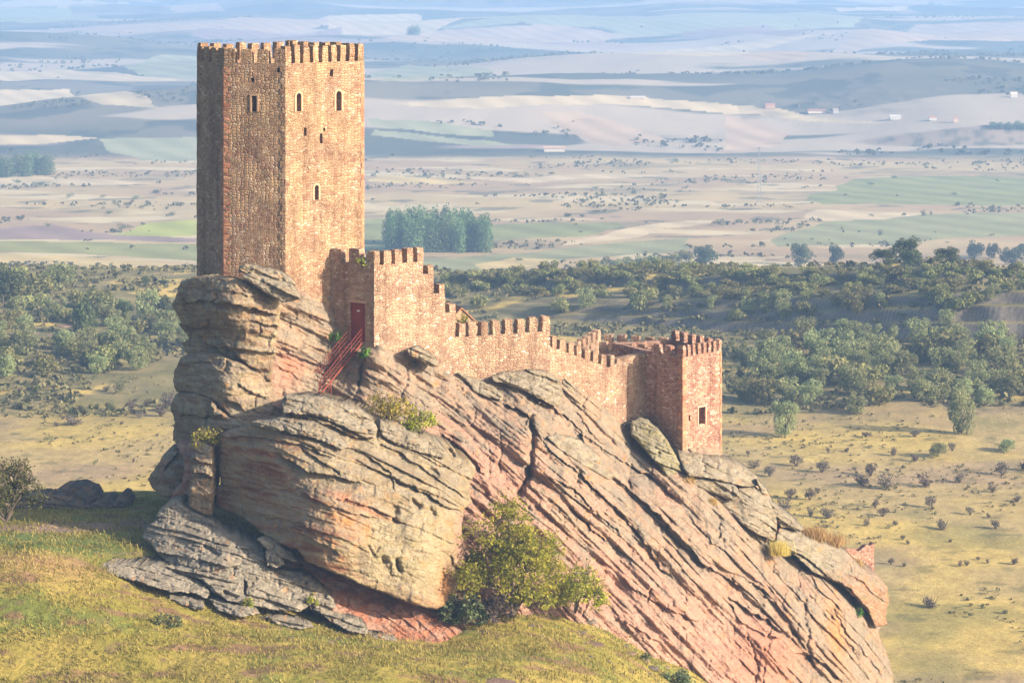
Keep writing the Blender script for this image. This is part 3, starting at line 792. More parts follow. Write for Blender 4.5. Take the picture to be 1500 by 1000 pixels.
MB().box(on_wall(A_, dw, nw, (dh[0] + dh[1]) / 2, 0.0, dh[3] + 0.13), d3 * (wd + 0.12), n3 * 0.05, (0, 0, 0.09)).build('lintel', M_pale, gate)
under(gate)

# --- curtain wall, level stretch
cw = thing('curtain_wall', 'level stretch of battlemented curtain wall in the middle of the castle, below the stepped wall', 'castle wall', (W1[0], W1[1], 66))
pc = Panels(); dc = unit(W1, W2); ncw = np.array((-dc[1], dc[0])); Lc = float(np.linalg.norm(np.subtract(W2, W1)))
stepped(pc, W1, dc, ncw, [(0, Lc, 71.0)], 62.0, 0.9, 0)
pc.build('wall', M_wall, cw, 0.06)
for u0_, u1_ in ((687, 698), (705, 715), (722, 733), (740, 751), (758, 769), (776, 787), (794.5, 806)):
    a, b = s_at(W1, W2, u0_), s_at(W1, W2, u1_); merlon(cw, np.array(W1), dc, a, b - a, 70.98, 1.15, 0.7, M_wall, u0=0)
under(cw)

# --- lower curtain wall sloping down to the corner tower
lw = thing('curtain_wall', 'lowest curtain wall, its battlements sloping down to the right towards the corner tower', 'castle wall', (W2[0], W2[1], 64))
pl = Panels(); dl = unit(W2, W3); nl = np.array((-dl[1], dl[0])); Ll = float(np.linalg.norm(np.subtract(W3, W2)))
sA, sB = s_at(W2, W3, 892), s_at(W2, W3, 903)
zl = [(0, 69.8), (sA, 67.5), (sB, 67.75), (sB + 0.02, 68.05), (Ll, 68.2)]
pl.face(W2, W3, 58.0, zl, 0); pl.face(np.array(W3) + nl * 0.8, np.array(W2) + nl * 0.8, 58.0, 68.0, 90)
k = 40
for i in range(k):
    s0_, s1_ = Ll * i / k, Ll * (i + 1) / k
    z0_, z1_ = [float(np.interp(q, [p[0] for p in zl], [p[1] for p in zl])) for q in (s0_, s1_)]
    p0 = on_wall(np.array(W2), dl, nl, s0_, 0, z0_); p1 = on_wall(np.array(W2), dl, nl, s1_, 0, z1_); N = np.array((*(nl * 0.8), 0))
    pl.add([p0, p1, p1 + N, p0 + N], [(0, 1, 2, 3)], [(s0_, z0_), (s1_, z1_), (s1_, z1_ + 0.8), (s0_, z0_ + 0.8)])
pl.build('wall', M_wall, lw, 0.06)
for u0_, u1_ in ((809, 815), (820, 829), (833, 841), (845, 852), (857, 865), (869, 876), (881, 888.5), (894, 900)):
    a, b = s_at(W2, W3, u0_), s_at(W2, W3, u1_)
    merlon(lw, np.array(W2), dl, a, b - a, float(np.interp((a + b) / 2, [p[0] for p in zl], [p[1] for p in zl])) - 0.05, 0.95, 0.6, M_wall, u0=0)
under(lw)

# --- corner tower
ct = thing('corner_tower', 'low square corner tower at the right end of the castle, with one small window', 'castle tower', (T1[0], T1[1], 60))
hw = [hole_at(T1, T2, 1028, 609, 10, 26), hole_at(T1, T2, 1010, 612, 2.6, 9)]
pt = Panels(); prism(pt, [W3, T1, T2, T3, T4], 54.0, 68.45, 0.5, 1.2, {1: hw})
pt.build('wall', M_red, ct, 0.05)
merlons(ct, T1, T2, 68.45, 0.9, 0.45, 8, 0.56, M_red, u0=4)
merlons(ct, W3, T1, 68.45, 0.75, 0.45, 3, 0.5, M_red, s_a=1.0, u0=0)
merlons(ct, T2, T3, 68.45, 0.85, 0.45, 6, 0.55, M_red, u0=9)
quoin(ct, T1, unit(T1, W3), unit(T1, T2), 58.5, 68.3, 0.5, M_quoin)
quoin(ct, T2, unit(T2, T1), unit(T2, T3), 58.5, 68.4, 0.3, M_quoin)
window_frame(ct, T1, T2, hw[0], M_red, False, 0.14)
MB().box(on_wall(np.array(T1), unit(T1, T2), np.array((-unit(T1, T2)[1], unit(T1, T2)[0])), (hw[0][0] + hw[0][1]) / 2, 0.12, hw[0][2] + 0.03), np.array((*unit(T1, T2), 0)) * 0.3, (0.1, -0.1, 0), (0, 0, 0.03)).build('sill', M_pale, ct)
under(ct)

# --- rear walls of the ward, seen over the lower curtain
def rear_wall(label, A, B, ztop, zbase, n, frac, h):
    r_ = thing('rear_wall', label, 'castle wall', (A[0], A[1], zbase))
    p = Panels(); d = unit(A, B); nn = np.array((-d[1], d[0])); L = float(np.linalg.norm(np.subtract(B, A)))
    stepped(p, A, d, nn, [(0, L, ztop - h)], zbase, 0.6, 0); p.build('wall', M_wall, r_, 0.05)
    merlons(r_, A, B, ztop - h, h, 0.55, n, frac, M_wall)
    under(r_)
rear_wall('nearer of the two rear battlements seen over the lowest curtain wall', (7.2, 205.0), (13.0, 202.4), 68.5, 60, 6, 0.55, 0.8)
rear_wall('farther rear battlement, topmost row of teeth left of the corner tower', (7.7, 209.6), (15.2, 206.6), 68.4, 60, 7, 0.62, 0.85)
rear_wall('short sunlit rear battlement running back behind the lowest curtain wall', (4.9, 200.2), (7.5, 209.4), 68.9, 60, 6, 0.6, 0.8)

# --- small roofed hut inside the ward
hut = thing('stone_hut', 'small gabled stone hut with tiled roof edge peeping over the stepped wall', 'hut', (-3.7, 199, 66))
def gable(A, B, zb, ze, zr, depth):
    A, B = np.array(A, float), np.array(B, float); d = (B - A); L = np.linalg.norm(d); d /= L; n = np.array((-d[1], d[0])) * depth
    m = (A + B) / 2
    V = [(*A, zb), (*B, zb), (*B, ze), (*m, zr), (*A, ze)]
    V += [(x + n[0], y + n[1], z) for x, y, z in V]
    mk('wall', V, [(0, 1, 2, 3, 4), (9, 8, 7, 6, 5), (1, 6, 7, 2), (5, 0, 4, 9), (0, 5, 6, 1)], M_pale, hut, smooth=False)
    r_ = MB()
    for e, s_ in ((B, 1), (A, -1)):
        p0 = np.array((*m, zr + 0.1)); p1 = np.array((*(e + s_ * d * 0.25), ze - 0.1)); dn = np.array((*(n * 1.06), 0))
        r_.box((p0 + p1) / 2 + dn / 2 - np.array((*(n * 0.03), 0)), (p1 - p0) / 2, dn / 2, (0, 0, 0.06))
    r_.build('roof', M_tile, hut)
gable((-5.6, 199.0), (-2.5, 200.0), 64, 70.3, 71.9, 4.0)
under(hut)

# --- red steel stair to the door
stair = thing('metal_staircase', 'steep red steel staircase with handrails climbing the rock to the red door', 'staircase', (-12.5, 184, 68))
top = on_wall(A_, dw, nw, (dh[0] + dh[1]) / 2, -0.1, 71.35); out = -n3 * 0.86 - d3 * 0.52; out /= np.linalg.norm(out)
run, drop = 3.5, 3.85
bot = top + out * run - np.array((0, 0, drop)); sl_d = (bot - top); side = d3
for k, nm in ((-1, 'stringer'), (1, 'stringer')):
    o = side * (k * 0.56); m = MB(); nrm = np.cross(sl_d / np.linalg.norm(sl_d), side); 
    m.box((top + bot) / 2 + o, sl_d / 2, side * 0.03, nrm * 0.07); m.build(nm, M_rail, stair)
    h = MB(); up = np.array((0, 0, 1.0))
    for q in (1.05, 0.72, 0.38): h.tube([top + o + up * q, bot + o + up * q], 0.026, 6)
    for f_ in np.linspace(0.02, 0.98, 5): p = top + sl_d * f_ + o; h.tube([p, p + up * 1.07], 0.02, 6)
    h.build('handrail', M_rail, stair)
    p = top + sl_d * 0.97 + o; q = top + sl_d * 0.72 + o
    MB().tube([p, p - up * 1.1], 0.04, 6).tube([q, q - up * 1.8], 0.04, 6).tube([p - up * 0.8, q - up * 0.3], 0.025, 6).build('support_leg', M_rail, stair)
tr = MB()
for i in range(17):
    p = top + sl_d * ((i + 0.5) / 17); tr.box(p, side * 0.54, out * 0.11, (0, 0, 0.018))
tr.build('treads', M_dark, stair)
MB().box(top + np.array((0, 0, -0.03)) - out * 0.0, side * 0.55, out * 0.22, (0, 0, 0.025)).build('landing', M_dark, stair)
MB().tube([top - side * 0.48 + np.array((0, 0, 1.05)), top - side * 0.95 + np.array((0, 0, 1.05)) - out * 0.02], 0.028).build('wall_bracket', M_rail, stair)
under(stair)
# ------------------------------------------------------------------ rock
M_rock = mat_rock()
GREY = np.array((0.23, 0.20, 0.155)); PALE = np.array((0.37, 0.325, 0.25)); TAN = np.array((0.35, 0.235, 0.16)); OLV = np.array((0.24, 0.21, 0.12)); PNK = np.array((0.43, 0.255, 0.195)); RED = np.array((0.34, 0.145, 0.09)); ORG = np.array((0.52, 0.25, 0.09)); DRK = np.array((0.10, 0.085, 0.07)); CRM = np.array((0.47, 0.315, 0.235))

PR = [0]
def rock(name, label, outline, depth, step=1.4, rnd_px=7, rnd_m=0.7, back=3.0, warp=2.2, ledges=(), strata=None, rough=0.12, paint=None, lichen=0.5, seed=0, cat='rock', group=None, cracks=(), smask=None, facet=0.13, facet_dip=0.25, joints=0.4):
    """solid rock: a carved front (distance as a function of the outline), closed by side walls and a back.
    ledges: (polyline, drop m, run above px, run below px); strata: (angle deg, thickness px, relief m)"""
    O = np.array(outline, float)
    u0, v0 = O.min(0) - 4; u1, v1 = O.max(0) + 4
    U, V = np.meshgrid(np.arange(u0, u1, step), np.arange(v0, v1, step), indexing='ij')
    k = seed * 13.7
    wu = warp * fbm(U / 14 + k, V / 14, 0.3 + k, 4); wv = warp * fbm(U / 14 + k, V / 14, 7.3 + k, 4)
    Uw, Vw = U + wu, V + wv
    d, _, _ = seg_dist(Uw, Vw, O, True)
    ins = inside(Uw, Vw, O)
    sd = np.where(ins, d, -d)
    q = np.clip(sd / rnd_px, 0, 1)
    Y = depth(U, V) + rnd_m * (1 - np.sqrt(1 - (1 - q) ** 2))
    for pts, amp, ru, rd in ledges:
        dd, s, arc = seg_dist(U + 1.5 * wu, V + 1.5 * wv, pts)
        tp = sstep(0, 0.12, arc) * sstep(1, 0.88, arc)
        tp = tp * (0.75 + 0.5 * fbm(arc * 6, seed, 0, 2))
        Y = Y + np.where(s > 0, amp * 0.65 * np.exp(-(dd / rd) ** 2), -amp * 0.35 * np.exp(-dd / ru)) * tp
    for pts, dep, wd in cracks:
        dd, s, arc = seg_dist(U + 2.0 * wu, V + 2.0 * wv, pts)
        Y = Y + dep * np.exp(-(dd / wd) ** 2)
    prot = 0
    if strata is not None:
        for ang, th, amp in strata:
            g = ang(U, V) if callable(ang) else V * math.cos(R(ang)) - U * math.sin(R(ang))
            s_ = U * math.cos(R(30)) + V * math.sin(R(30))
            t_ = g / th + 0.8 * fbm(s_ / (th * 9) + k, g / (th * 3), k, 2) + 0.14 * fbm(U / (th * 1.1), V / (th * 1.1), k + 3, 3)
            li = np.floor(t_); f = t_ - li
            a_ = hash1(li, seed + 1) * np.clip(0.55 + 1.5 * fbm(s_ / (th * 8) + 7.7 * li, li * 3.1, k, 2), 0, 1.3)
            f = np.where(f < 0.9, (f / 0.9) ** 1.6, 1 - ((f - 0.9) / 0.1))
            prot = prot + a_ * f / len(strata)
            if joints and th > 9:                            # cross joints splitting each bed into blocks
                js = (s_ - 0.35 * V) / (th * (2.2 + 2.5 * hash1(li, 9))) + 7 * hash1(li, 4) + 0.06 * fbm(U / 12, V / 12, k, 2)
                jd = np.abs(js - np.round(js)) * th * 3.2
                on = hash1(np.round(js) + 13 * li, 6) > 0.45
                Y = Y + on * joints * amp * np.exp(-(jd / 1.7) ** 2) * sstep(0.05, 0.2, f)
                Y = Y - 0.30 * amp * (hash1(np.floor(js + 0.5) + 31 * li, 8) - 0.5)
            Y = Y - amp * a_ * f * (1 if smask is None else smask(U, V))
    P0 = pix(U, V, Y)
    X_, Z_ = P0[..., 0], P0[..., 2]
    sk = Z_ + facet_dip * X_                                # broken facets stepping along the bedding
    tt = 3.2 * fbm(X_ / 4.5 + k, sk / 1.5, Y / 4.5 + k, 4, 0.45); tf = tt - np.floor(tt)
    Y = Y - facet * (np.floor(tt) + sstep(0.84, 1.0, tf) + 0.35 * tf)
    Y = Y + rough * (1.8 * fbm(X_ / 1.6 + k, Z_ / 1.1, Y / 2.0, 5, 0.55) + 0.9 * fbm(X_ / 0.35, Z_ / 0.22, Y / 0.4, 3))
    P = pix(U, V, Y)
    # normal, for the lichen that grows on upward faces
    n = np.cross(np.gradient(P, axis=0), np.gradient(P, axis=1)); n /= np.linalg.norm(n, axis=-1)[..., None] + 1e-9
    n *= -np.sign(n[..., 1:2] + 1e-9)
    up = sstep(0.15, 0.75, n[..., 2])
    PR[0] = prot
    c = paint(U, V, P) if paint else mixc(GREY, TAN, sstep(-0.2, 0.3, fbm(X_ / 2.5, Z_ / 1.2, k, 4)))
    c = c * np.array((0.93, 0.89, 0.82))
    ln = fbm(X_ / 0.9 + 3, Z_ / 0.6, P[..., 1] / 0.9 + k, 4)
    c = mixc(c, PALE * 0.85, lichen * sstep(-0.15, 0.35, ln + 0.35 * up - 0.1) * (0.35 + 0.65 * up))
    c = mixc(c, ORG * 0.9, 0.55 * sstep(0.3, 0.5, fbm(X_ / 0.7 + 9, Z_ / 0.5, k + 5, 4)))
    c = mixc(c, DRK, 0.45 * sstep(0.24, 0.45, fbm(X_ / 0.8 + 19, Z_ / 2.2, k + 2, 4)))
    m = sd > 0
    idx = -np.ones(U.shape, int); 
    cell = m[:-1, :-1] & m[1:, :-1] & m[1:, 1:] & m[:-1, 1:]
    use = np.zeros(U.shape, bool)
    for a, b in ((0, 0), (1, 0), (1, 1), (0, 1)):
        use[a:use.shape[0] - 1 + a, b:use.shape[1] - 1 + b] |= cell
    idx[use] = np.arange(use.sum())
    F = np.stack([idx[:-1, :-1][cell], idx[:-1, 1:][cell], idx[1:, 1:][cell], idx[1:, :-1][cell]], 1)
    VV = P[use]; CC = c[use]
    E = np.concatenate([F[:, [0, 1]], F[:, [1, 2]], F[:, [2, 3]], F[:, [3, 0]]])
    key = np.sort(E, 1); kk = key[:, 0] * (10 ** 7) + key[:, 1]
    _, inv_, cnt = np.unique(kk, return_inverse=True, return_counts=True)
    B = E[cnt[inv_] == 1]
    bv = np.unique(B); mp = -np.ones(len(VV), int); mp[bv] = np.arange(len(bv)) + len(VV)
    cen = VV.mean(0)
    BV = VV[bv].copy(); BV += (cen - BV) * np.array((0.16, 0, 0.16)); BV[:, 1] += back
    c3 = cen.copy(); c3[1] = VV[:, 1].mean() + back * 1.3
    Q = np.stack([B[:, 1], B[:, 0], mp[B[:, 0]], mp[B[:, 1]]], 1)
    T = np.stack([mp[B[:, 1]], mp[B[:, 0]], np.full(len(B), len(VV) + len(bv))], 1)
    VA = np.vstack([VV, BV, c3]); CA = np.vstack([CC, CC[bv], CC.mean(0)])
    o = mk(name, VA - cen, [F, Q, T], M_rock, colr=CA)
    o.location = cen
    return setp(o, label, cat, group)

# wall plan: distance of the masonry at photo column u, used to seat the rock against it
WU = [380, 418, 483, 548, 680, 806, 945, 1000, 1057]; WY = [185.6, 185, 187.9, 185.5, 190.7, 193.8, 200.3, 197, 200.4]
RIDGE_PTS = [(418,412,185.3),(450,440,186.2),(483,472,187.4),(512,497,187.4),(505,520,186.9),(500,548,186.2),(548,514,185.0),(600,528,187.4),(680,553,190.5),(740,556,192.0),(806,560,193.6),(850,580,195.6),(900,610,198),(945,642,199.9),(1000,664,196.6),(1057,676,199.8),
 (418,360,188.0),(548,470,188),(680,510,193),(806,510,196.5),(945,590,203),(1057,640,202),
 (400,520,182.6),(450,540,184.8),(478,540,186.2),(535,550,184.8),(460,575,184.4),(490,582,184.6),(535,590,183.2),(600,640,180.5),(690,690,180.6),(700,760,177.5),(760,700,182),(780,640,185),(860,700,185.5),(950,760,187.5),(1000,720,192.5),
 (700,860,173.8),(800,860,177.5),(850,905,176.9),(900,860,180.8),(950,930,178.8),(1000,860,184.2),(1060,1000,180.2),(1000,980,179.4),
 (1100,760,196),(1100,900,187.8),(1200,860,195.5),(1200,1000,188.8),(1280,930,199.5),(1280,1000,196.5),(1100,700,203),(1180,780,205),(1250,820,207),(1300,880,207.5),(1310,990,203),
 (700,1000,172),(900,1080,175),(1060,1150,177),(1200,1180,184),(1310,1180,197),(560,800,172.5),(420,700,174.5),(380,600,179),(600,930,171.5),(480,700,176)]
R_tps = TPS(RIDGE_PTS, 0.01)
def dip(U, V):
    """bedding potential: lines steepen from about 22 degrees at left to 45 at right"""
    sl_ = np.interp(U, [380, 560, 700, 850, 1000, 1150, 1320], [0.34, 0.42, 0.58, 0.72, 0.82, 0.92, 1.05])
    us = np.linspace(300, 1400, 400); cs = np.cumsum(np.interp(us, [380, 560, 700, 850, 1000, 1150, 1320], [0.34, 0.42, 0.58, 0.72, 0.82, 0.92, 1.05])) * (us[1] - us[0])
    return (V - np.interp(U, us, cs)) / np.sqrt(1 + sl_ ** 2)
def idw(pts):
    P = np.array(pts, float)
    def f(U, V):
        n = 0; d = 0
        for a, b, w_ in P:
            q = 1 / (((U - a) ** 2 + (V - b) ** 2) ** 1.5 + 400); n = n + q * w_; d = d + q
        return n / d
    return f
# how strongly the beds stand out, and how much brown-grey crust covers the pink rock, over the ridge
RM_ = idw([(600,580,.32),(660,620,.3),(720,690,.28),(690,780,.4),(540,560,.5),(450,520,.45),(790,600,.9),(850,650,1.15),(930,740,1.15),(1020,800,1.05),(830,760,.95),(880,850,.5),(960,930,.3),(1050,960,.28),(1000,890,.5),(1130,880,1.0),(1150,810,.8),(1200,930,.9),(1280,970,.9),(1080,740,.8),(930,640,.7)])
RM = lambda U, V: RM_(U, V) * np.clip(1 + 0.9 * fbm(U / 85, V / 70, 6.0, 2), 0.3, 1.6)
RC = idw([(600,560,.85),(660,600,.65),(660,640,.5),(720,690,.3),(690,780,.2),(540,560,.95),(440,480,1.0),(470,545,1.0),(425,540,.5),(500,600,1.0),(790,570,.85),(850,650,.8),(930,740,.7),(1020,780,.75),(830,760,.6),(760,740,.3),(880,860,.3),(960,940,.2),(1050,960,.2),(1130,880,.7),(1150,810,.85),(1200,930,.85),(1280,970,.9),(1080,740,.9),(930,640,.8),(1100,950,.1)])
def ridge_paint(U, V, P):
    X_, Y_, Z_ = P[..., 0], P[..., 1], P[..., 2]
    b = dip(U, V)
    n = fbm(U / 70, b / 16, 2.0, 5)
    c = mixc(PNK, TAN * 1.08, sstep(-0.25, 0.25, n + 0.3 * sstep(900, 1150, U) * sstep(1000, 800, V)))
    c = mixc(c, CRM, 0.7 * sstep(0.05, 0.35, fbm(U / 50, b / 11, 7.0, 4)))
    c = mixc(c, GREY * 1.15, 0.75 * sstep(0.0, 0.3, fbm(U / 60, b / 13, 4.0, 4) + 0.25 * sstep(640, 560, V - 0.5 * (U - 750))))
    crust = sstep(0.25, 0.75, RC(U, V) + 1.1 * (PR[0] - 0.16) + 0.45 * fbm(U / 34, b / 9, 8.0, 4))     # brown weathered crust on the proud layers, fresh pink rock between
    c = mixc(mixc(PNK, (0.44, 0.235, 0.18), 0.4 + 0 * U), mixc(c, (0.345, 0.26, 0.185), 0.6 + 0 * U), 0.08 + 0.92 * crust)
    c = mixc(c, (0.27, 0.235, 0.19), 0.75 * sstep(-0.05, 0.28, fbm(U / 40, b / 14, 11.0, 4) + 0.35 * (RC(U, V) - 0.6)))   # grey weathering
    c = mixc(c, PNK * 1.15, 0.35 * sstep(780, 960, V + 0.15 * (U - 900)) * sstep(1180, 1040, U))
    c = mixc(c, RED * 1.25, 0.7 * np.exp(-((U - 425) / 20) ** 2 - ((V - 540) / 18) ** 2) + 0.6 * np.exp(-((U - 1120) / 55) ** 2 - ((V - 960) / 45) ** 2))
    c = mixc(c, ORG, 0.8 * np.exp(-((U - 1225) / 14) ** 2 - ((V - 925 - (U - 1225)) / 40) ** 2))
    return c
RIDGE_OUT = [(400,425),(418,385),(470,420),(520,455),(600,480),(680,505),(760,512),(830,525),(900,560),(960,605),(1020,640),(1062,664),(1100,694),(1128,735),(1180,776),(1236,806),(1276,842),(1296,866),(1299,895),(1288,925),(1298,950),(1309,985),(1316,1030),(1325,1200),(700,1200),(590,960),(540,820),(420,740),(380,640),(395,500)]
L = lambda pts, a=0.9, ru=14, rd=7: (pts, a * (0.45 + 0.6 * float(hash1(pts[0][0], 3))), ru * 1.3, rd * (1.2 + 1.0 * float(hash1(pts[0][1], 5))))
RIDGE_LEDGES = [
 L([(403,505),(430,520),(462,532),(480,535)],0.7), L([(405,535),(430,550),(455,562)],0.6), L([(430,445),(452,460),(478,478)],0.5),
 L([(500,505),(530,520),(532,545),(528,560)],0.7,10,6), L([(535,560),(575,560),(620,590),(660,612),(700,628),(740,650),(770,672)],0.55,16,5),
 L([(560,590),(600,605),(640,628),(700,655),(740,690)],0.5,16,5), L([(640,630),(665,650),(690,668),(712,700)],0.8,14,7),
 L([(575,520),(600,535),(640,552),(660,560)],0.5), L([(692,568),(715,580),(735,585)],0.9,10,6), L([(733,590),(757,598),(775,610),(770,625)],1.2,12,7),
 L([(772,575),(790,590),(815,600),(822,612)],1.3,10,8), L([(815,605),(835,615),(852,632),(857,650)],1.3,14,8),
 L([(775,606),(790,640),(815,668),(845,690),(880,725),(930,770)],0.9,20,6), L([(850,632),(880,655),(910,675),(960,700),(1000,738)],1.0,18,6),
 L([(838,600),(850,610),(870,640),(895,655)],0.7,8,5), L([(880,590),(905,615),(925,640),(950,668),(985,700)],0.6,8,5),
 L([(860,660),(890,690),(925,720),(965,755),(1000,790),(1040,840)],1.0,20,7), L([(780,690),(810,702),(840,715),(870,748),(900,772),(915,790)],0.9,18,7),
 L([(835,740),(855,762),(880,785),(892,795)],1.3,14,8), L([(893,742),(920,765),(950,800),(968,832),(990,850)],1.0,16,7), L([(955,755),(990,790),(1030,825),(1070,850),(1100,870)],1.0,14,6),
 L([(1000,790),(1040,825),(1090,845),(1140,880)],0.7,12,5), L([(920,720),(955,745),(985,780)],0.6,12,5), L([(1000,745),(1040,790),(1085,830),(1130,868)],0.7,12,5),
 L([(905,845),(940,870),(985,895),(1020,910),(1045,880)],0.8,20,9), L([(1062,870),(1090,890),(1120,905),(1145,925),(1162,928)],1.6,16,9),
 L([(1065,880),(1085,910),(1120,930),(1150,935)],0.9,12,6), L([(1160,955),(1185,958),(1210,972),(1235,1000)],1.3,14,9),
 L([(900,900),(940,925),(975,945),(1000,940)],0.6,14,6), L([(880,875),(905,900),(930,930),(960,950)],0.6,14,6), L([(1095,790),(1120,820),(1160,862),(1190,900),(1225,960)],0.7,12,5),
 L([(1150,800),(1180,835),(1200,862),(1240,900)],0.8,10,6), L([(1180,860),(1210,900),(1250,950),(1275,1000)],0.7,12,5), L([(1100,850),(1150,900),(1180,950),(1210,1000)],0.6,14,5),
 L([(1030,710),(1075,750),(1120,800),(1160,830)],0.6,8,5), L([(1215,880),(1240,925),(1270,960),(1300,1000)],0.6,10,5), L([(700,740),(730,760),(770,775),(800,800)],0.5,16,6)]
RIDGE_CRACKS = [([(598,560),(592,575),(588,590)],0.3,1.6), ([(534,522),(530,545),(527,565)],0.6,2.5), ([(778,612),(780,640),(779,670),(776,695),(762,720)],1.2,4.5), ([(1095,932),(1105,955),(1110,975),(1106,1000),(1112,1020)],0.35,1.5), ([(1120,970),(1118,1000)],0.3,1.4), ([(735,640),(733,690)],0.25,1.6), ([(715,650),(718,700)],0.2,1.5), ([(1178,880),(1183,930),(1186,965)],0.5,3), ([(700,600),(690,625)],0.2,1.4), ([(848,690),(846,715)],0.5,2.5)]
ridge = rock('sandstone_ridge', 'long pink sandstone ridge of slanting layers sloping down from the castle walls to the right', RIDGE_OUT, lambda U, V: R_tps(U, V) + 1.0 * fbm(U / 110, dip(U, V) / 30, 1.0, 2) + 0.5 * fbm(U / 55, dip(U, V) / 11, 5.0, 2) + 0.22 * fbm(U / 26, dip(U, V) / 4.5, 3.0, 3),
     step=1.3, rnd_px=9, rnd_m=1.5, back=7, warp=3.2, ledges=RIDGE_LEDGES, cracks=RIDGE_CRACKS, strata=[(dip, 40, 0.8), (dip, 16, 0.42), (dip, 6.5, 0.16)], rough=0.15, facet=0.09, facet_dip=0.75, smask=RM, paint=ridge_paint, lichen=0.18, seed=2, cat='rock outcrop')

# --- the huge leaning block
BLOCK_OUT = [(321,640),(330,631),(350,627),(366,622),(367,616),(385,618),(412,612),(416,601),(411,590),(418,577),(445,579),(470,583),(495,590),(520,597),(560,613),(590,624),(620,639),(648,650),(666,657),(672,668),(690,674),(698,683),(697,695),(688,710),(689,722),(691,735),(680,746),(677,770),(680,800),(684,830),(676,850),(666,872),(654,886),(640,893),(625,890),(600,884),(560,868),(520,853),(480,835),(450,822),(436,806),(405,796),(385,782),(360,762),(335,750),(313,742),(314,715),(322,708),(320,680)]
BLOCK_TPS = TPS([(320,640,175.0),(318,740,174.8),(360,680,172.9),(360,740,172.4),(400,650,171.4),(420,585,175.0),(420,700,170.0),(430,780,167.8),(470,640,171.6),(480,720,167.8),(490,790,165.8),(490,830,165.7),(560,640,174.5),(560,720,169.3),(560,780,167.6),(560,860,166.8),(640,680,174.6),(640,740,170.6),(640,800,169.2),(640,880,168.4),(690,690,176.2),(684,800,172.6),(670,870,171.6)], 0.01)
def block_paint(U, V, P):
    a = V - 0.22 * (U - 320) - 0.0007 * np.clip(U - 400, 0, 400) ** 2
    n = fbm(U / 60, a / 9, 3.0, 5)
    c = mixc((0.30, 0.19, 0.11), (0.35, 0.27, 0.165), sstep(-0.2, 0.25, n))
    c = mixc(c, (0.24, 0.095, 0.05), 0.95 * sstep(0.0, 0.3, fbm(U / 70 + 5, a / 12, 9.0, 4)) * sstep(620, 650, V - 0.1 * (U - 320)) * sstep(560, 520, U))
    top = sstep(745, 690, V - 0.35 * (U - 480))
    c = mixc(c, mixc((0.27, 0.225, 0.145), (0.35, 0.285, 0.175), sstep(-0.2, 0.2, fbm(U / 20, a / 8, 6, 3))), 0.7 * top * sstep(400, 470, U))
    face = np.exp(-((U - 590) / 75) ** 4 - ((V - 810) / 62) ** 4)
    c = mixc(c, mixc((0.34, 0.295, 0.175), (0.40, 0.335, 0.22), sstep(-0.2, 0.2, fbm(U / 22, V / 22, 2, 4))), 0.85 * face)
    c = mixc(c, ORG * 0.9, 0.75 * (np.exp(-((U - 500) / 22) ** 2 - ((V - 762) / 16) ** 2) + np.exp(-((U - 538) / 5) ** 2 - ((V - 775) / 14) ** 2)))
    c = mixc(c, (0.52, 0.23, 0.14), 0.9 * (np.exp(-((U - 500) / 22) ** 2 - ((V - 728 - 0.25 * (U - 500)) / 7) ** 2) + np.exp(-((U - 545) / 26) ** 2 - ((V - 748 - 0.4 * (U - 545)) / 5) ** 2)))
    c = mixc(c, (0.56, 0.26, 0.10), 0.95 * np.exp(-((U - 652) / 9) ** 2 - ((V - 855) / 26) ** 2))
    c = mixc(c, PNK * 0.95, 0.8 * sstep(662, 676, U) * sstep(745, 760, V))
    return c
BLOCK_LEDGES = [
 L([(413,612),(440,622),(470,632),(500,648),(512,655)],1.0,14,7), L([(414,606),(450,612),(480,622),(520,640),(550,645)],1.2,12,8), L([(418,587),(450,592),(480,594),(520,605),(548,625)],0.45,8,4),
 L([(325,640),(380,640),(440,650),(480,668),(495,672)],0.5,8,6), L([(440,655),(470,675),(495,690),(500,700)],0.7,14,7), L([(400,660),(450,690),(500,700),(525,705),(530,712)],1.3,16,8),
 L([(500,652),(530,662),(570,690),(578,700)],0.7,10,6), L([(515,670),(545,685),(575,700),(580,722)],0.7,12,6), L([(548,645),(580,660),(610,680),(640,700),(690,735)],0.7,12,5),
 L([(560,640),(600,660),(640,678),(668,690)],0.6,10,5), L([(575,700),(610,715),(650,740),(680,750)],0.9,12,6), L([(500,728),(540,742),(580,760),(600,770)],0.7,14,5),
 L([(440,722),(480,740),(520,752),(560,760)],0.5,12,5), L([(322,712),(360,715),(400,716),(440,722)],0.45,10,6), L([(315,745),(350,750),(400,758),(440,765),(470,790)],0.5,14,7),
 L([(560,690),(600,710),(640,725),(676,742)],0.6,9,5), L([(590,765),(620,775),(650,790),(676,800)],0.35,10,5), L([(480,592),(520,607),(560,625),(600,650),(640,672)],0.5,7,4), L([(400,770),(440,780),(480,800),(500,815)],0.6,14,8)]
BLOCK_CRACKS = [([(540,800),(545,808),(548,812)],0.25,2), ([(658,818),(664,828),(672,834)],0.5,2.2), ([(580,822),(584,832)],0.7,3.5), ([(560,818),(566,822)],0.4,2.5), ([(555,802),(552,806)],0.3,2), ([(656,658),(664,664)],0.9,4), ([(628,686),(640,694)],0.6,4), ([(551,615),(553,640)],0.4,2), ([(578,742),(580,760)],0.5,3.5), ([(630,745),(634,752)],0.5,4), ([(605,735),(612,742)],0.5,4)]
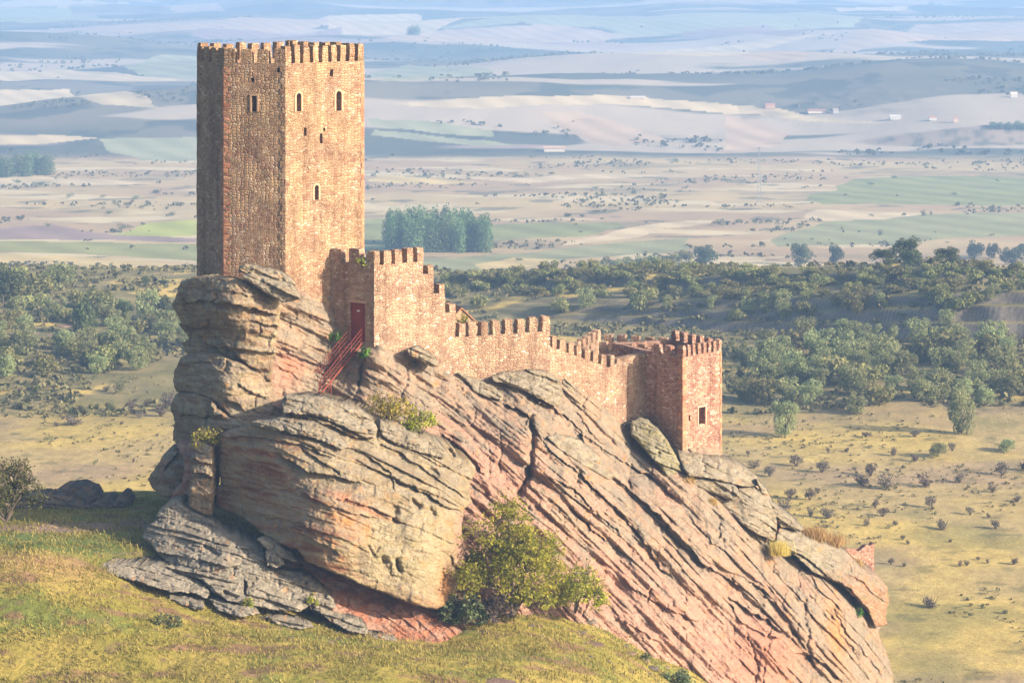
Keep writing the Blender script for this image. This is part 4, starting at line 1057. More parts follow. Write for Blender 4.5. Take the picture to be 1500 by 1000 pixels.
rock('leaning_block', 'huge layered block of grey-brown sandstone leaning over red rock at the foot of the crag', BLOCK_OUT, BLOCK_TPS, step=1.25, rnd_px=5, rnd_m=0.5, back=7, warp=2.8, ledges=BLOCK_LEDGES, cracks=BLOCK_CRACKS,
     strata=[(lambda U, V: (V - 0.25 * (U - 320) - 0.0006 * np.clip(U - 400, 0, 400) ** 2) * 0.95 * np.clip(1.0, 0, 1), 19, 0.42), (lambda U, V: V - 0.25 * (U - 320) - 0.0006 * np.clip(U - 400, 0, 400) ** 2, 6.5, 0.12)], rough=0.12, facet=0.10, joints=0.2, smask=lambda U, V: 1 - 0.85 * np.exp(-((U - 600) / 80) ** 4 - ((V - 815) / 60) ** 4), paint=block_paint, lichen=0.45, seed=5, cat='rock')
def planar(uc, vc, Yc, a, b): return lambda U, V: Yc + a * (U - uc) + b * (V - vc)
redp = lambda U, V, P: mixc(RED * 1.15, PNK, sstep(-0.2, 0.3, fbm(U / 20, V / 12, 1.0, 4)))
rock('undercut_bank', 'low red rock bank undercut beneath the huge leaning block', [(380,785),(430,795),(480,820),(560,850),(640,870),(690,860),(712,900),(700,930),(660,945),(600,950),(560,935),(530,925),(480,905),(430,850)], TPS([(400,800,171),(560,880,169.5),(640,900,170.8),(690,900,173),(560,930,167.2),(640,938,167.6),(690,935,170.5)],0.01), rnd_px=8, rnd_m=0.8, warp=3, strata=[(dip,14,0.5),(dip,6,0.2)], rough=0.18, paint=redp, lichen=0.1, seed=7, back=4)

# --- stack of boulders under the keep
def stackp(hue):
    return lambda U, V, P: mixc(mixc((0.27, 0.18, 0.11), (0.37, 0.30, 0.19), sstep(-0.2, 0.3, fbm(U / 26, V / 8, hue, 5))), mixc((0.22, 0.115, 0.075), OLV, hash1(hue)), 0.6 * sstep(0.0, 0.35, fbm(U / 30, V / 14, hue + 3, 4)))
STK = [
 ('overhanging top boulder of the stack, under the left corner of the keep', [(251,450),(257,432),(264,412),(285,404),(310,402),(345,407),(375,416),(405,431),(411,443),(411,470),(406,500),(403,530),(397,560),(378,552),(352,538),(326,520),(302,502),(284,490),(270,480),(264,470),(259,462)],
   TPS([(255,450,186.0),(300,410,184.4),(400,435,182.8),(340,440,181.0),(300,450,182.8),(280,490,186.0),(320,500,183.4),(370,500,181.3),(400,520,181.8),(390,560,180.8),(290,520,184.4)],0.01), [L([(262,448),(290,440),(330,444),(375,452),(410,462)],1.1,12,7), L([(300,480),(320,495),(345,520),(375,545)],0.9,14,8), L([(270,486),(290,480),(310,475)],0.5), L([(290,425),(330,424),(370,435),(405,447)],0.4,8,5), L([(360,470),(385,475),(410,478)],0.4,8,4)], 1),
 ('dark recessed rock in the hollow between the top and middle boulders of the stack', [(262,474),(300,474),(350,498),(402,535),(404,575),(382,590),(345,570),(310,545),(284,528),(270,515),(265,502),(276,495),(268,486)], TPS([(268,480,186.2),(268,505,185.8),(300,500,185.2),(340,530,184.0),(395,570,181.9),(300,530,184.4)],0.01), [], 2),
 ('bulging middle boulder of the stack under the keep, mossy on top', [(262,524),(280,517),(320,517),(345,528),(380,545),(402,560),(402,600),(396,620),(380,628),(355,622),(340,615),(318,592),(300,582),(258,574),(252,556),(256,545)],
   TPS([(256,550,185.0),(300,525,182.8),(312,560,180.4),(325,560,179.4),(390,570,180.4),(390,620,178.6),(350,610,178.2),(270,575,183.4)],0.01), [L([(320,580),(345,590),(360,602)],0.5), L([(262,534),(290,530),(315,530)],0.35,8,5), L([(345,560),(370,575),(395,585)],0.4,8,5)], 3),
 ('rounded dark lower boulder of the stack, left edge of the crag', [(254,580),(262,574),(285,574),(312,584),(318,600),(345,612),(372,620),(372,634),(340,650),(310,664),(290,672),(262,662),(252,642),(255,618),(249,600)],
   TPS([(254,600,184.0),(290,580,181.4),(310,600,178.8),(350,625,177.4),(290,660,179.6),(260,640,183.4)],0.01), [L([(262,607),(290,608),(310,612)],0.7,8,6), L([(310,585),(308,600),(310,615)],0.7,6,4), L([(262,630),(290,640),(310,640)],0.6,8,6)], 4),
 ('upright split column of rock beside the huge leaning block', [(279,650),(285,643),(298,645),(312,652),(313,680),(314,708),(310,757),(292,752),(277,742),(276,715),(281,700),(279,675)],
   TPS([(280,650,175.3),(312,650,174.8),(300,700,173.0),(280,740,173.2),(308,750,172.6)],0.01), [L([(281,660),(300,664),(312,668)],0.3,5,3), L([(280,672),(300,678),(312,680)],0.3,5,3), L([(280,690),(300,694),(312,700)],0.5,5,4)], 6),
 ('grey rounded boulder low at the left edge of the crag', [(215,703),(222,690),(238,668),(254,657),(268,663),(280,675),(276,705),(268,722),(250,730),(235,727),(222,716)],
   TPS([(217,703,181.8),(250,665,181.5),(245,690,179.6),(270,700,179.4),(245,725,179.4)],0.01), [L([(240,690),(242,705),(262,720)],0.6,6,4), L([(238,690),(252,670),(262,664)],0.4,6,4)], 8),
 ('dark red rock wedged between the split column and the left boulders', [(258,650),(290,648),(300,690),(300,750),(262,752),(246,742),(252,722),(266,705),(270,680)],
   planar(275, 700, 177.6, -0.012, -0.02), [], 9)]
for lab, out, dep, led, sd_ in STK:
    rock('boulder', lab, out, dep, rnd_px=5, rnd_m=1.1, back=5, warp=3.6, ledges=[(p_, a_ * 1.9, x_, y_) for p_, a_, x_, y_ in led], strata=[(6, 24, 0.65), (4, 8, 0.12)], rough=0.15, facet=0.16, lichen=0.5, seed=sd_, paint=(redp if sd_ == 9 else stackp(sd_ * 1.7)))
# slabs lying against the foot of the keep and on the ridge crest
def on_ridge(pr, a=0.0, uc=0): return lambda U, V: R_tps(U, V) - pr + a * (U - uc)
slabp = lambda U, V, P: mixc((0.23, 0.19, 0.135), (0.35, 0.295, 0.21), sstep(-0.2, 0.3, fbm(U / 14, V / 6, 1.0, 4)))
SL = [
 ('lower of two flat slabs wedged under the sunlit face of the keep', [(352,402),(370,400),(400,409),(428,418),(438,425),(441,437),(430,443),(412,444),(385,427),(362,413)], planar(400, 420, 181.2, 0.004, -0.02), 1.6),
 ('dark upper slab leaning on the foot of the keep', [(347,398),(350,389),(360,386),(385,392),(414,400),(430,410),(437,420),(420,416),(395,408),(370,403)], planar(390, 400, 182.6, 0.004, -0.02), 1.4),
 ('boulder resting against the foot of the stepped wall', [(596,512),(608,507),(622,513),(636,524),(644,536),(632,539),(614,527),(598,521)], planar(620, 522, 186.0, 0.035, -0.02), 1.6),
 ('thin slab jutting from the ridge below the level curtain wall', [(667,545),(676,546),(700,555),(722,566),(738,580),(737,587),(715,583),(692,575),(690,566)], on_ridge(0.7), 1.5),
 ('broad flat slab capping the ridge below the level curtain wall', [(719,552),(735,544),(768,541),(792,549),(822,564),(826,578),(818,598),(800,590),(775,576),(742,563),(722,559)], on_ridge(1.2), 2.0),
 ('thin top slab of the ridge crest, touching the curtain wall', [(766,541),(785,541),(806,547),(822,556),(824,562),(804,556),(780,548)], on_ridge(1.6), 1.2),
 ('dark sloping slab on the crest below the lowest curtain wall', [(822,553),(845,560),(860,576),(866,585),(852,583),(834,573),(824,563)], on_ridge(0.6), 1.2),
 ('long grey slab on the slope below the lowest curtain wall', [(800,640),(815,632),(850,645),(880,668),(905,700),(890,702),(850,680),(815,655)], on_ridge(0.5), 1.5),
 ('lumpy greenish crag between the lowest curtain wall and the corner tower', [(923,617),(935,610),(950,614),(963,626),(976,641),(990,664),(1004,690),(1004,714),(994,721),(982,702),(962,680),(940,655),(924,637)], TPS([(925,625,197.0),(950,618,197.6),(960,650,195.2),(985,690,193.6),(1000,700,194.2)],0.01), 2.2),
 ('long grey slab running out from the foot of the corner tower', [(990,660),(1020,663),(1057,672),(1092,685),(1110,698),(1114,711),(1095,714),(1050,703),(1008,697),(1000,685)], TPS([(992,665,195.6),(1057,675,197.0),(1110,700,199),(1050,700,194.6),(1100,712,197)],0.01), 3.0),
 ('grey ledge just under the long slab of the corner tower', [(1003,697),(1050,702),(1080,713),(1086,728),(1074,734),(1040,722),(1012,712)], planar(1045, 712, 194.4, 0.012, -0.02), 2.0),
 ('brown overhanging block under the long slab, dark hollow beneath', [(1066,726),(1082,713),(1105,712),(1122,726),(1138,755),(1139,775),(1134,792),(1110,784),(1085,767),(1066,748),(1045,735)], TPS([(1070,730,195.6),(1105,715,197.5),(1110,770,194.0),(1135,785,195.4)],0.01), 3.0),
 ('curved crest slab bending down the right-hand skyline', [(1106,698),(1122,716),(1137,743),(1160,758),(1178,774),(1174,779),(1142,772),(1128,745),(1112,720)], planar(1140, 745, 197.8, 0.03, -0.015), 2.5),
 ('long overhanging slab at the right end of the crag with orange underside', [(1134,792),(1139,772),(1165,777),(1186,789),(1212,797),(1236,806),(1252,820),(1271,838),(1290,845),(1301,860),(1303,880),(1297,904),(1301,916),(1281,918),(1272,896),(1252,875),(1232,856),(1212,848),(1190,838),(1168,816),(1150,806)], TPS([(1140,785,196.2),(1180,790,198.5),(1230,810,201.5),(1200,840,196.4),(1250,860,198),(1290,850,202.5),(1290,905,199.8),(1240,858,197.6)],0.01), 4.0)]
def endp(U, V, P):
    c = slabp(U, V, P); c = mixc(c, (0.36, 0.20, 0.115), 0.85 * sstep(1200, 1270, U + 0.6 * (V - 830)))
    return mixc(c, (0.24, 0.24, 0.12), 0.5 * sstep(0.1, 0.3, fbm(U / 12, V / 8, 5, 3)))
greenp = lambda U, V, P: mixc(slabp(U, V, P), (0.25, 0.235, 0.10), 0.6)
for i, (lab, out, dep, bk) in enumerate(SL):
    rock('slab', lab, out, dep, step=1.2, rnd_px=5, rnd_m=0.6, back=bk, warp=2.2, rough=0.12, lichen=0.55, seed=20 + i, paint=endp if 'orange' in lab else greenp if 'greenish' in lab else slabp,
         strata=[(24 if i < 10 else 34, 10, 0.5), (26, 4.5, 0.18)], ledges=[L([(1145,800),(1180,815),(1215,845),(1245,862),(1280,900)],1.0,16,9), L([(1240,840),(1262,850),(1280,870),(1300,882)],0.5,8,5)] if 'orange' in lab else ())
# --- grey slabs at the left foot
greyp = lambda U, V, P: mixc((0.21, 0.185, 0.15), (0.35, 0.31, 0.25), sstep(-0.25, 0.3, fbm(U / 18, V / 9, 2.0, 5)))
FT = [
 ('grey cap slab at the left foot of the crag, below the left boulders', [(227,757),(234,744),(248,732),(266,727),(272,740),(292,752),(312,762),(332,778),(318,781),(282,770),(250,763)], planar(270, 752, 173.5, -0.012, -0.04), 2),
 ('broad pale grey slab sloping down at the left foot of the crag', [(207,786),(213,772),(228,760),(246,758),(284,766),(332,778),(362,790),(386,802),(390,816),(388,831),(352,828),(312,836),(276,838),(252,832),(238,818),(222,800)], TPS([(210,786,172.5),(250,762,172.8),(330,782,170.6),(385,808,169.4),(340,826,167.2),(255,828,168.2)],0.01), 3),
 ('cracked pale slab in the middle of the left foot of the crag', [(240,828),(262,830),(300,828),(350,820),(388,824),(404,836),(432,850),(452,868),(458,884),(440,896),(402,894),(366,886),(332,880),(310,866),(296,850),(262,840)], TPS([(245,832,167.6),(380,828,168.0),(450,870,166.8),(400,888,164.8),(320,872,164.6)],0.01), 3),
 ('long low slab sticking out left into the grass', [(121,823),(150,823),(200,826),(242,828),(272,838),(302,850),(309,866),(304,877),(280,867),(250,868),(215,857),(180,846),(155,841),(131,833)], TPS([(125,826,167.2),(240,830,168.0),(300,855,166.4),(290,870,164.4),(170,842,165.6)],0.01), 2.5),
 ('flat grey slab lying at the grass edge under the red bank', [(456,890),(474,890),(500,898),(532,910),(542,922),(536,930),(512,926),(480,908)], planar(500, 908, 166.0, 0.012, -0.07), 1.2),
 ('rounded stone lodged in the crevice below the leaning block', [(374,790),(385,786),(410,797),(430,812),(439,822),(432,824),(415,819),(392,806)], planar(405, 805, 168.2, 0.004, -0.03), 1.2),
 ('flat pale ledge half buried in grass below the cracked pale slab', [(300,874),(330,880),(372,890),(384,900),(350,904),(318,894)], planar(342, 888, 163.9, 0.0, -0.08), 1.0),
 ('thin broken ledge in the grass below the stepped pale ledge', [(384,902),(412,900),(440,908),(462,918),(440,922),(405,914)], planar(422, 910, 163.9, 0.01, -0.08), 1.0),
 ('small flat ledge in the grass left of the buried ledges', [(244,868),(276,874),(302,886),(298,894),(270,888),(248,878)], planar(272, 880, 163.8, 0.0, -0.08), 1.0),
 ('sliver of grey rock in the grass right of the flat slab', [(530,926),(556,928),(582,938),(570,943),(545,938)], planar(556, 934, 165.4, 0.01, -0.08), 1.0),
 ('thick top slab lying along the upper left edge of the huge leaning block', [(411,592),(418,577),(445,579),(470,582),(500,590),(522,597),(546,612),(553,628),(550,643),(532,640),(500,624),(460,608),(414,605)], lambda U, V: BLOCK_TPS(U, V) - 1.0, 2.0),
 ('long thin slab jutting left from the upper layers of the huge leaning block', [(365,617),(385,616),(412,612),(458,619),(498,638),(513,655),(500,659),(468,645),(420,633),(380,627)], lambda U, V: BLOCK_TPS(U, V) - 0.9, 2.0),
 ('cracked rounded slab in the upper middle of the huge leaning block', [(554,613),(576,618),(604,632),(640,648),(660,664),(650,672),(618,664),(584,652),(558,640)], lambda U, V: BLOCK_TPS(U, V) - 0.7, 2.0),
 ('small ochre boulder at the lower end of the crevice', [(388,806),(400,802),(414,818),(420,828),(404,832),(390,828)], planar(402, 818, 167.8, 0.004, -0.03), 1.0),
 ('stepped ledge of pale rock between the left slabs and the red bank', [(390,826),(404,832),(440,836),(470,858),(490,878),(492,892),(470,894),(452,884),(430,858),(404,842)], planar(440, 860, 167.6, 0.004, -0.035), 2.0)]
for i, (lab, out, dep, bk) in enumerate(FT):
    rock('slab', lab, out, dep, step=1.2, rnd_px=5, rnd_m=0.45, back=bk, warp=2.4, rough=0.18, lichen=0.6, seed=40 + i, paint=greyp if 'leaning block' not in lab or 'crevice' in lab else slabp, strata=[(14, 11, 0.5), (18, 4.5, 0.2)], cracks=[([(360,852),(359,868)],0.7,1.6),([(300,800),(318,812)],0.5,3),([(330,868),(345,874)],0.5,3)] if i in (1, 2) else ())
# --- dark rocks across the saddle at left
DR = [
 ('long dark layered rock beyond the grassy saddle at the left', [(14,742),(24,726),(60,722),(95,724),(120,734),(140,742),(120,752),(80,758),(40,756),(20,752)], planar(80, 740, 185.4, 0.0, -0.03)),
 ('brown-topped rock behind the long dark rock at the left', [(72,724),(90,712),(120,709),(142,718),(150,730),(130,738),(100,734)], planar(110, 725, 187.4, 0.0, -0.03)),
 ('small dark pointed rock on the saddle skyline', [(160,742),(168,732),(178,722),(186,724),(194,738),(190,744),(170,746)], planar(178, 735, 185.6, 0.0, -0.03)),
 ('low rounded rock between the dark rocks on the saddle', [(120,744),(138,735),(160,728),(172,734),(174,744),(150,750),(125,752)], planar(150, 742, 185.8, 0.0, -0.03)),
 ('flat reddish rock half sunk in the saddle turf at the left', [(18,778),(30,770),(50,768),(66,774),(60,782),(36,784)], planar(42, 777, 179.0, 0.0, -0.05))]
for i, (lab, out, dep) in enumerate(DR):
    rock('boulder', lab, out, dep, step=1.2, rnd_px=5, rnd_m=0.6, back=2.5, warp=2, rough=0.12, lichen=0.3, seed=60 + i, strata=[(10, 9, 0.35)], paint=lambda U, V, P: mixc((0.11, 0.10, 0.09), (0.22, 0.14, 0.09), sstep(-0.1, 0.3, fbm(U / 14, V / 6, 4.0, 4))))
# ------------------------------------------------------------------ vegetation
ML_oak = mat_leaf('holm oak leaves', (0.05, 0.07, 0.03), (0.12, 0.14, 0.055), 0.2)
ML_tree = mat_leaf('broad leaves', (0.15, 0.175, 0.075), (0.40, 0.41, 0.18), 0.45)
ML_scrub = mat_leaf('olive scrub leaves', (0.13, 0.14, 0.05), (0.30, 0.28, 0.10), 0.35)
ML_pop = mat_leaf('poplar leaves', (0.085, 0.14, 0.055), (0.20, 0.27, 0.11), 0.35)
ML_thorn = mat_leaf('dry thorn twigs', (0.11, 0.085, 0.075), (0.21, 0.165, 0.12), 0.15)
ML_haw = mat_leaf('hawthorn leaves', (0.17, 0.22, 0.02), (0.62, 0.59, 0.06), 0.5)
ML_dark = mat_leaf('grey green leaves', (0.06, 0.09, 0.04), (0.21, 0.25, 0.12), 0.3)
ML_broom = mat_leaf('yellow broom', (0.22, 0.20, 0.03), (0.48, 0.36, 0.05), 0.4)
ML_straw = mat_leaf('dry straw grass', (0.46, 0.33, 0.10), (0.72, 0.55, 0.20), 0.4)
ML_fern = mat_leaf('fresh green leaves', (0.05, 0.12, 0.015), (0.14, 0.24, 0.03), 0.3)
ML_grass = mat_leaf('turf blades', (0.15, 0.13, 0.03), (0.36, 0.27, 0.08), 0.3)
M_bark = mat_plain('bark', (0.10, 0.075, 0.055), 0.95, 0.3, 8)

def leaves(C, N, size, rs, aspect=1.6):
    """leaf cards: centres C, rough facing N"""
    n = len(C)
    N = N + 0.9 * rs.normal(size=(n, 3)); N /= np.linalg.norm(N, axis=1)[:, None] + 1e-9
    T = np.cross(N, rs.normal(size=(n, 3))); T /= np.linalg.norm(T, axis=1)[:, None] + 1e-9
    B = np.cross(N, T); s = size * rs.uniform(0.6, 1.35, (n, 1))
    T = T * s * aspect * 0.5; B = B * s * 0.5
    V = np.stack([C - T, C + B * 0.9, C + T, C - B * 0.9], 1).reshape(-1, 3)
    return V, np.arange(4 * n).reshape(n, 4)
def crown_mesh(blobs, n, size, seed, clump=0.8):
    rs = np.random.RandomState(seed); b = np.array(blobs, float)
    pr = b[:, 3] ** 2; k = rs.choice(len(b), n, p=pr / pr.sum())
    D = rs.normal(size=(n, 3)); D /= np.linalg.norm(D, axis=1)[:, None]
    r = b[k, 3] * (0.45 + 0.6 * rs.rand(n) ** 0.6)
    sq = b[k, 4] if b.shape[1] > 4 else np.ones(n)
    C = b[k, :3] + D * r[:, None] * np.stack([np.ones(n), np.ones(n), sq], 1)
    keep = fbm(C[:, 0] / clump, C[:, 1] / clump, C[:, 2] / clump + seed, 2) > -0.30
    C, D, k = C[keep], D[keep], k[keep]
    V, F = leaves(C, D, size, rs)
    t_ = np.clip(0.5 + 0.25 * rs.normal(size=len(C)) + 0.5 * (hash1(k, seed) - 0.5), 0, 1)
    return V, F, np.repeat(t_, 4)[:, None] * np.ones(3)
def tree_proto(name, mat, H, W, seed, kind):
    rs = np.random.RandomState(seed); root = bpy.data.objects.new(name, None); col.objects.link(root)
    bl = []
    if kind == 'poplar':
        for i in range(12):
            z = H * (0.12 + 0.83 * i / 11); r = W * 0.5 * (0.55 + 0.45 * math.sin(math.pi * min(1, 0.25 + 0.75 * i / 11))) * (1 - 0.3 * (i / 11) ** 4)
            bl.append((rs.normal() * W * 0.13, rs.normal() * W * 0.13, z, r, 1.4))
        n, ls, tz = 1500, 0.038 * H, 0.35
    elif kind == 'bush':
        for i in range(9):
            a = rs.rand() * 6.28; d = W * 0.36 * math.sqrt(rs.rand())
            bl.append((d * math.cos(a), d * math.sin(a), H * rs.uniform(0.25, 0.72), W * rs.uniform(0.16, 0.28), H / W))
        n, ls, tz = 1100, 0.06 * W, 0.2
    else:
        for i in range(18):
            a = rs.rand() * 6.28; d = W * 0.34 * math.sqrt(rs.rand()); z = H * rs.uniform(0.16, 0.84)
            d *= 1.15 - 0.75 * abs(z / H - 0.5)
            bl.append((d * math.cos(a), d * math.sin(a), z, W * rs.uniform(0.13, 0.23), 0.85))
        n, ls, tz = 2800, 0.042 * W, 0.4
    V, F, c = crown_mesh(bl, n, ls, seed, W * 0.16)
    mk('crown', V, F, mat, root, colr=c, smooth=False)
    m = MB()
    m.tube([(0, 0, -0.3), (0.03 * W, 0, H * 0.22), (0.01 * W, 0.03 * W, H * tz)], [0.05 * H * .6, 0.04 * H * .6, 0.02 * H * .6], 6)
    for b in bl[::3]: m.tube([(0.02 * W, 0, H * 0.2), (b[0] * 0.5, b[1] * 0.5, (H * 0.2 + b[2]) / 2), (b[0], b[1], b[2])], [0.018 * H, 0.012 * H, 0.004 * H], 5)
    m.build('trunk', M_bark, root)
    return root
def bush_proto(name, mat, seed, n=260, twigs=True):
    rs = np.random.RandomState(seed); bl = []
    for i in range(8):
        a = rs.rand() * 6.28; d = 0.30 * math.sqrt(rs.rand())
        bl.append((d * math.cos(a), d * math.sin(a), rs.uniform(0.3, 0.75), rs.uniform(0.16, 0.28)))
    V, F, c = crown_mesh(bl, n * 2, 0.065, seed, 0.14)
    if twigs:
        m = MB()
        for i in range(9):
            a = i * 0.7 + rs.rand() * 0.4; q = rs.uniform(0.25, 0.5)
            m.tube([(0, 0, -0.08), (q * 0.4 * math.cos(a), q * 0.4 * math.sin(a), 0.35), (q * math.cos(a), q * math.sin(a), rs.uniform(0.7, 1.0))], [0.03, 0.018, 0.006], 4)
        b = len(V); V = np.vstack([V, np.array(m.v)]); F = [tuple(f) for f in F] + [tuple(b + i for i in f) for f in m.f]
        c = np.vstack([c, np.full((len(m.v), 3), 0.1)])
    o = mk(name, V, F, mat, None, colr=c, smooth=False)
    return o
PROTO = bpy.data.collections.new('prototypes')     # never linked to the scene; sources are removed at the end
SRC = []
def src(o): SRC.append(o); return o
OAK = [src(tree_proto('holm_oak', ML_oak, 1.0, 1.25, 100 + i, 'tree')) for i in range(3)]
TREE = [src(tree_proto('leafy_tree', ML_tree, 1.0, 1.05, 110 + i, 'tree')) for i in range(5)]
SCR = [src(tree_proto('scrub_bush', ML_scrub, 1.0, 1.5, 120 + i, 'bush')) for i in range(4)]
POP = [src(tree_proto('poplar_tree', ML_pop, 1.0, 0.46, 130 + i, 'poplar')) for i in range(4)]
THORN = [src(bush_proto('thorn_bush', ML_thorn, 140 + i)) for i in range(4)]
FARB = [src(bush_proto('far_bush', ML_oak, 150 + i, 120, False)) for i in range(3)]
rv = np.random.RandomState(77)
def plant(kinds, u, v, hpx, wpx=None, label=None, group=None, cat='tree', ymin=212.0, sink=0.03):
    p = hit(u, v, ymin); H = hpx / FPX * p[1]; k = kinds[rv.randint(len(kinds))]
    base_w = {'holm_oak': 1.25, 'leafy_tree': 1.05, 'scrub_bush': 1.5, 'poplar_tree': 0.40}.get(k.name.split('.')[0], 1.0)
    W = (wpx / FPX * p[1]) / (base_w) if wpx else H
    o = dup(k, p - np.array((0, 0, sink * H)), rv.rand() * 6.28, (W, W, H), label, group)
    o['category'] = cat
    return o
def scatter(poly, n, mdu, mdv, seed):
    rs = np.random.RandomState(seed); P = np.array(poly, float); out = []; tries = 0
    while len(out) < n and tries < n * 60:
        tries += 1
        u, v = rs.uniform(P[:, 0].min(), P[:, 0].max()), rs.uniform(P[:, 1].min(), P[:, 1].max())
        if not inside(np.array(u), np.array(v), P): continue
        if any(abs(u - a) < mdu and abs(v - b) < mdv for a, b in out): continue
        out.append((u, v))
    return sorted(out, key=lambda q: q[1])

# holm oaks standing along the rim of the rise, right of the castle
for u, v, h, w_, lab in [(1035, 388, 29, 48, 'broad holm oak at the left end of the row of oaks on the rim'), (1172, 389, 34, 34, 'dark rounded holm oak standing alone on the dry rim, left of the small forked oak'), (1226, 386, 28, 30, 'small forked holm oak on the dry rim right of the dark rounded one'),
   (1296, 388, 25, 42, 'low wide holm oak just left of the tallest oak on the rim'), (1325, 384, 38, 48, 'tallest dark holm oak on the rim'), (1334, 391, 26, 34, 'lighter oak in front of the tallest oak on the rim'), (1388, 388, 27, 44, 'low rounded oak between the tallest oak and the dark pair'), (1428, 379, 28, 30, 'left oak of the dark pair on the rim'), (1455, 379, 23, 22, 'right, smaller oak of the dark pair on the rim'), (1484, 388, 26, 40, 'low oak at the right edge of the photo on the rim'), (1498, 370, 14, 22, 'dark oak crown cut by the right edge behind the rim')]:
    plant(OAK, u, v, h, w_, lab, 'holm oaks along the rim', 'tree')
for u, v, h, w_, lab in [(1150, 641, 58, 48, 'lone pale green tree standing on the slope right of the corner tower'), (1408, 636, 78, 44, 'tall slim tree at the lower edge of the wood, far right'), (1373, 669, 23, 34, 'round green bush tree on the plain below the wood'), (1474, 662, 20, 32, 'spreading dark bush tree on the plain at the right edge')]:
    plant(TREE, u, v, h, w_, lab, None, 'tree')
g = 'leafy trees crowding the valley slope right of the castle'
ZA = [(1060,505),(1130,500),(1200,490),(1300,500),(1500,505),(1520,585),(1450,600),(1400,585),(1310,592),(1230,612),(1180,605),(1120,590),(1062,600)]
for i, (u, v) in enumerate(scatter(ZA, 62, 17, 8, 21)):
    plant(TREE if rv.rand() < 0.8 else SCR, u, v, rv.uniform(30, 50), None, 'bushy green tree in the wood on the slope right of the corner tower', g, 'tree')
g = 'trees and bushes below the rock band right of the castle'
for u, v in scatter([(680,447),(1000,452),(1500,440),(1500,480),(1200,478),(1060,500),(1060,470),(690,462)], 22, 18, 8, 22):
    plant(TREE if rv.rand() < 0.6 else SCR, u, v, rv.uniform(20, 34), None, 'small tree growing at the foot of the dark rock band right of the keep', g, 'tree')
g = 'olive scrub bushes on top of the rise'
for u, v in scatter([(650,418),(720,405),(850,396),(960,388),(1040,398),(1200,402),(1510,398),(1510,432),(1300,436),(1100,440),(900,436),(700,436),(650,440)], 120, 14, 5, 23):
    plant(SCR, u, v, rv.uniform(12, 22), rv.uniform(22, 38), 'olive green scrub bush on the flat top of the rise behind the castle', g, 'bush')
g = 'bushes in the hedge line behind the curtain wall'
for u in range(850, 1010, 11):
    plant(SCR, u + rv.uniform(-3, 3), 397 - 0.10 * (u - 850) + rv.uniform(-1, 2), rv.uniform(12, 20), rv.uniform(18, 26), 'green bush in the hedge line running up to the broad oak on the rim', g, 'bush')
g = 'trees on the rocky slope left of the keep'
for u, v in scatter([(-15,415),(110,430),(200,470),(285,478),(290,520),(240,540),(120,552),(-15,556)], 56, 15, 7, 24):
    if 70 < u < 115 and 478 < v < 515: continue
    plant(TREE if rv.rand() < 0.75 else SCR, u, v, rv.uniform(24, 42), None, 'bushy green tree on the rocky slope left of the crag', g, 'tree')
for u, v, h, w_, lab in [(5, 446, 64, 60, 'big dark tree at the left edge of the photo above the rocky slope'), (85, 424, 42, 66, 'wide feathery tree on top of the rocky slope left of the keep'), (125, 488, 60, 40, 'tall dark blue-green tree in the middle of the left slope'), (217, 472, 56, 44, 'tall pale green tree just left of the top boulder'), (240, 470, 40, 36, 'dark round tree beside the tall pale one, touching the crag'), (214, 418, 15, 15, 'small round dark oak on the field edge left of the keep'), (240, 417, 8, 18, 'low dark bush beside the small round oak left of the keep')]:
    plant(OAK if 'dark' in lab else TREE, u, v, h, w_, lab, None, 'tree' if h > 10 else 'bush')
# poplar groves
g = 'poplars of the grove behind the stepped wall'
k = 0
for row, (va, du) in enumerate(((358, 13.5), (364, 12.5), (370, 13))):
    for u in np.arange(572 + 4 * row, 720, du):
        if row == 2 and u < 605: continue
        plant(POP, u + rv.uniform(-3, 3), va + rv.uniform(-1.5, 1.5), (57 if u < 660 else 52) * rv.uniform(0.88, 1.06), rv.uniform(17, 24), 'tall hazy green poplar in the grove standing on the plain behind the stepped wall', g)
for u in (538, 548, 557): plant(OAK, u, 373, 11, 18, 'low dark bush in the green field just right of the keep', 'bushes beside the keep in the green field', 'bush')
for u in np.arange(-12, 78, 7.5):
    plant(POP, u, 258 + rv.uniform(-2, 3) - 0.03 * u, rv.uniform(28, 37), rv.uniform(14, 20), 'blue-green poplar in the distant grove at the left edge of the photo', 'poplars of the distant grove at the left edge')
for u in (602, 610): plant(POP, u, 52, 15, 11, 'one of two lone trees on the pale field high above the grove', 'pair of lone trees on the far pale field')
for u in (1455, 1466, 1478, 1490, 1499): plant(POP, u, 190, rv.uniform(9, 13), 12, 'pale green tree in the far village at the right edge', 'trees of the far village')
# thorn bushes on the plain at the right
TH = [(1166,683,16,20),(1128,698,16,20),(1204,692,17,20),(1105,686,12,18),(1275,698,20,22),(1263,712,16,28),(1298,716,24,24),(1355,713,18,18),(1405,707,16,18),(1454,721,15,15),(1468,696,19,20),(1157,731,15,18),(1149,749,19,22),(1186,733,17,16),(1187,756,15,11),(1213,759,18,20),(1363,744,17,16),(1293,756,12,17),(1282,745,13,12),(1421,754,12,12),(1270,771,12,9),(1382,775,15,19),(1458,775,14,16),(1305,827,10,10),(1324,831,7,8),(1416,829,9,8),(1407,830,10,8),(1485,827,12,12),(1446,825,8,6),(1365,890,15,24),(1322,791,7,8),(1331,797,6,7),(1392,794,5,6),(1433,821,5,7),(1312,770,8,7),(1448,759,8,6),(1198,723,9,9),(1395,660,12,12),(1340,676,11,12),(1310,668,13,12),(1240,662,7,8),(1213,664,9,8),(1345,700,7,8),(1300,692,6,7),(1252,690,6,8),(1500,690,16,18),(1340,640,10,16),(1268,640,8,14),(1490,735,10,12),(1230,700,5,6),(1096,668,8,8)]
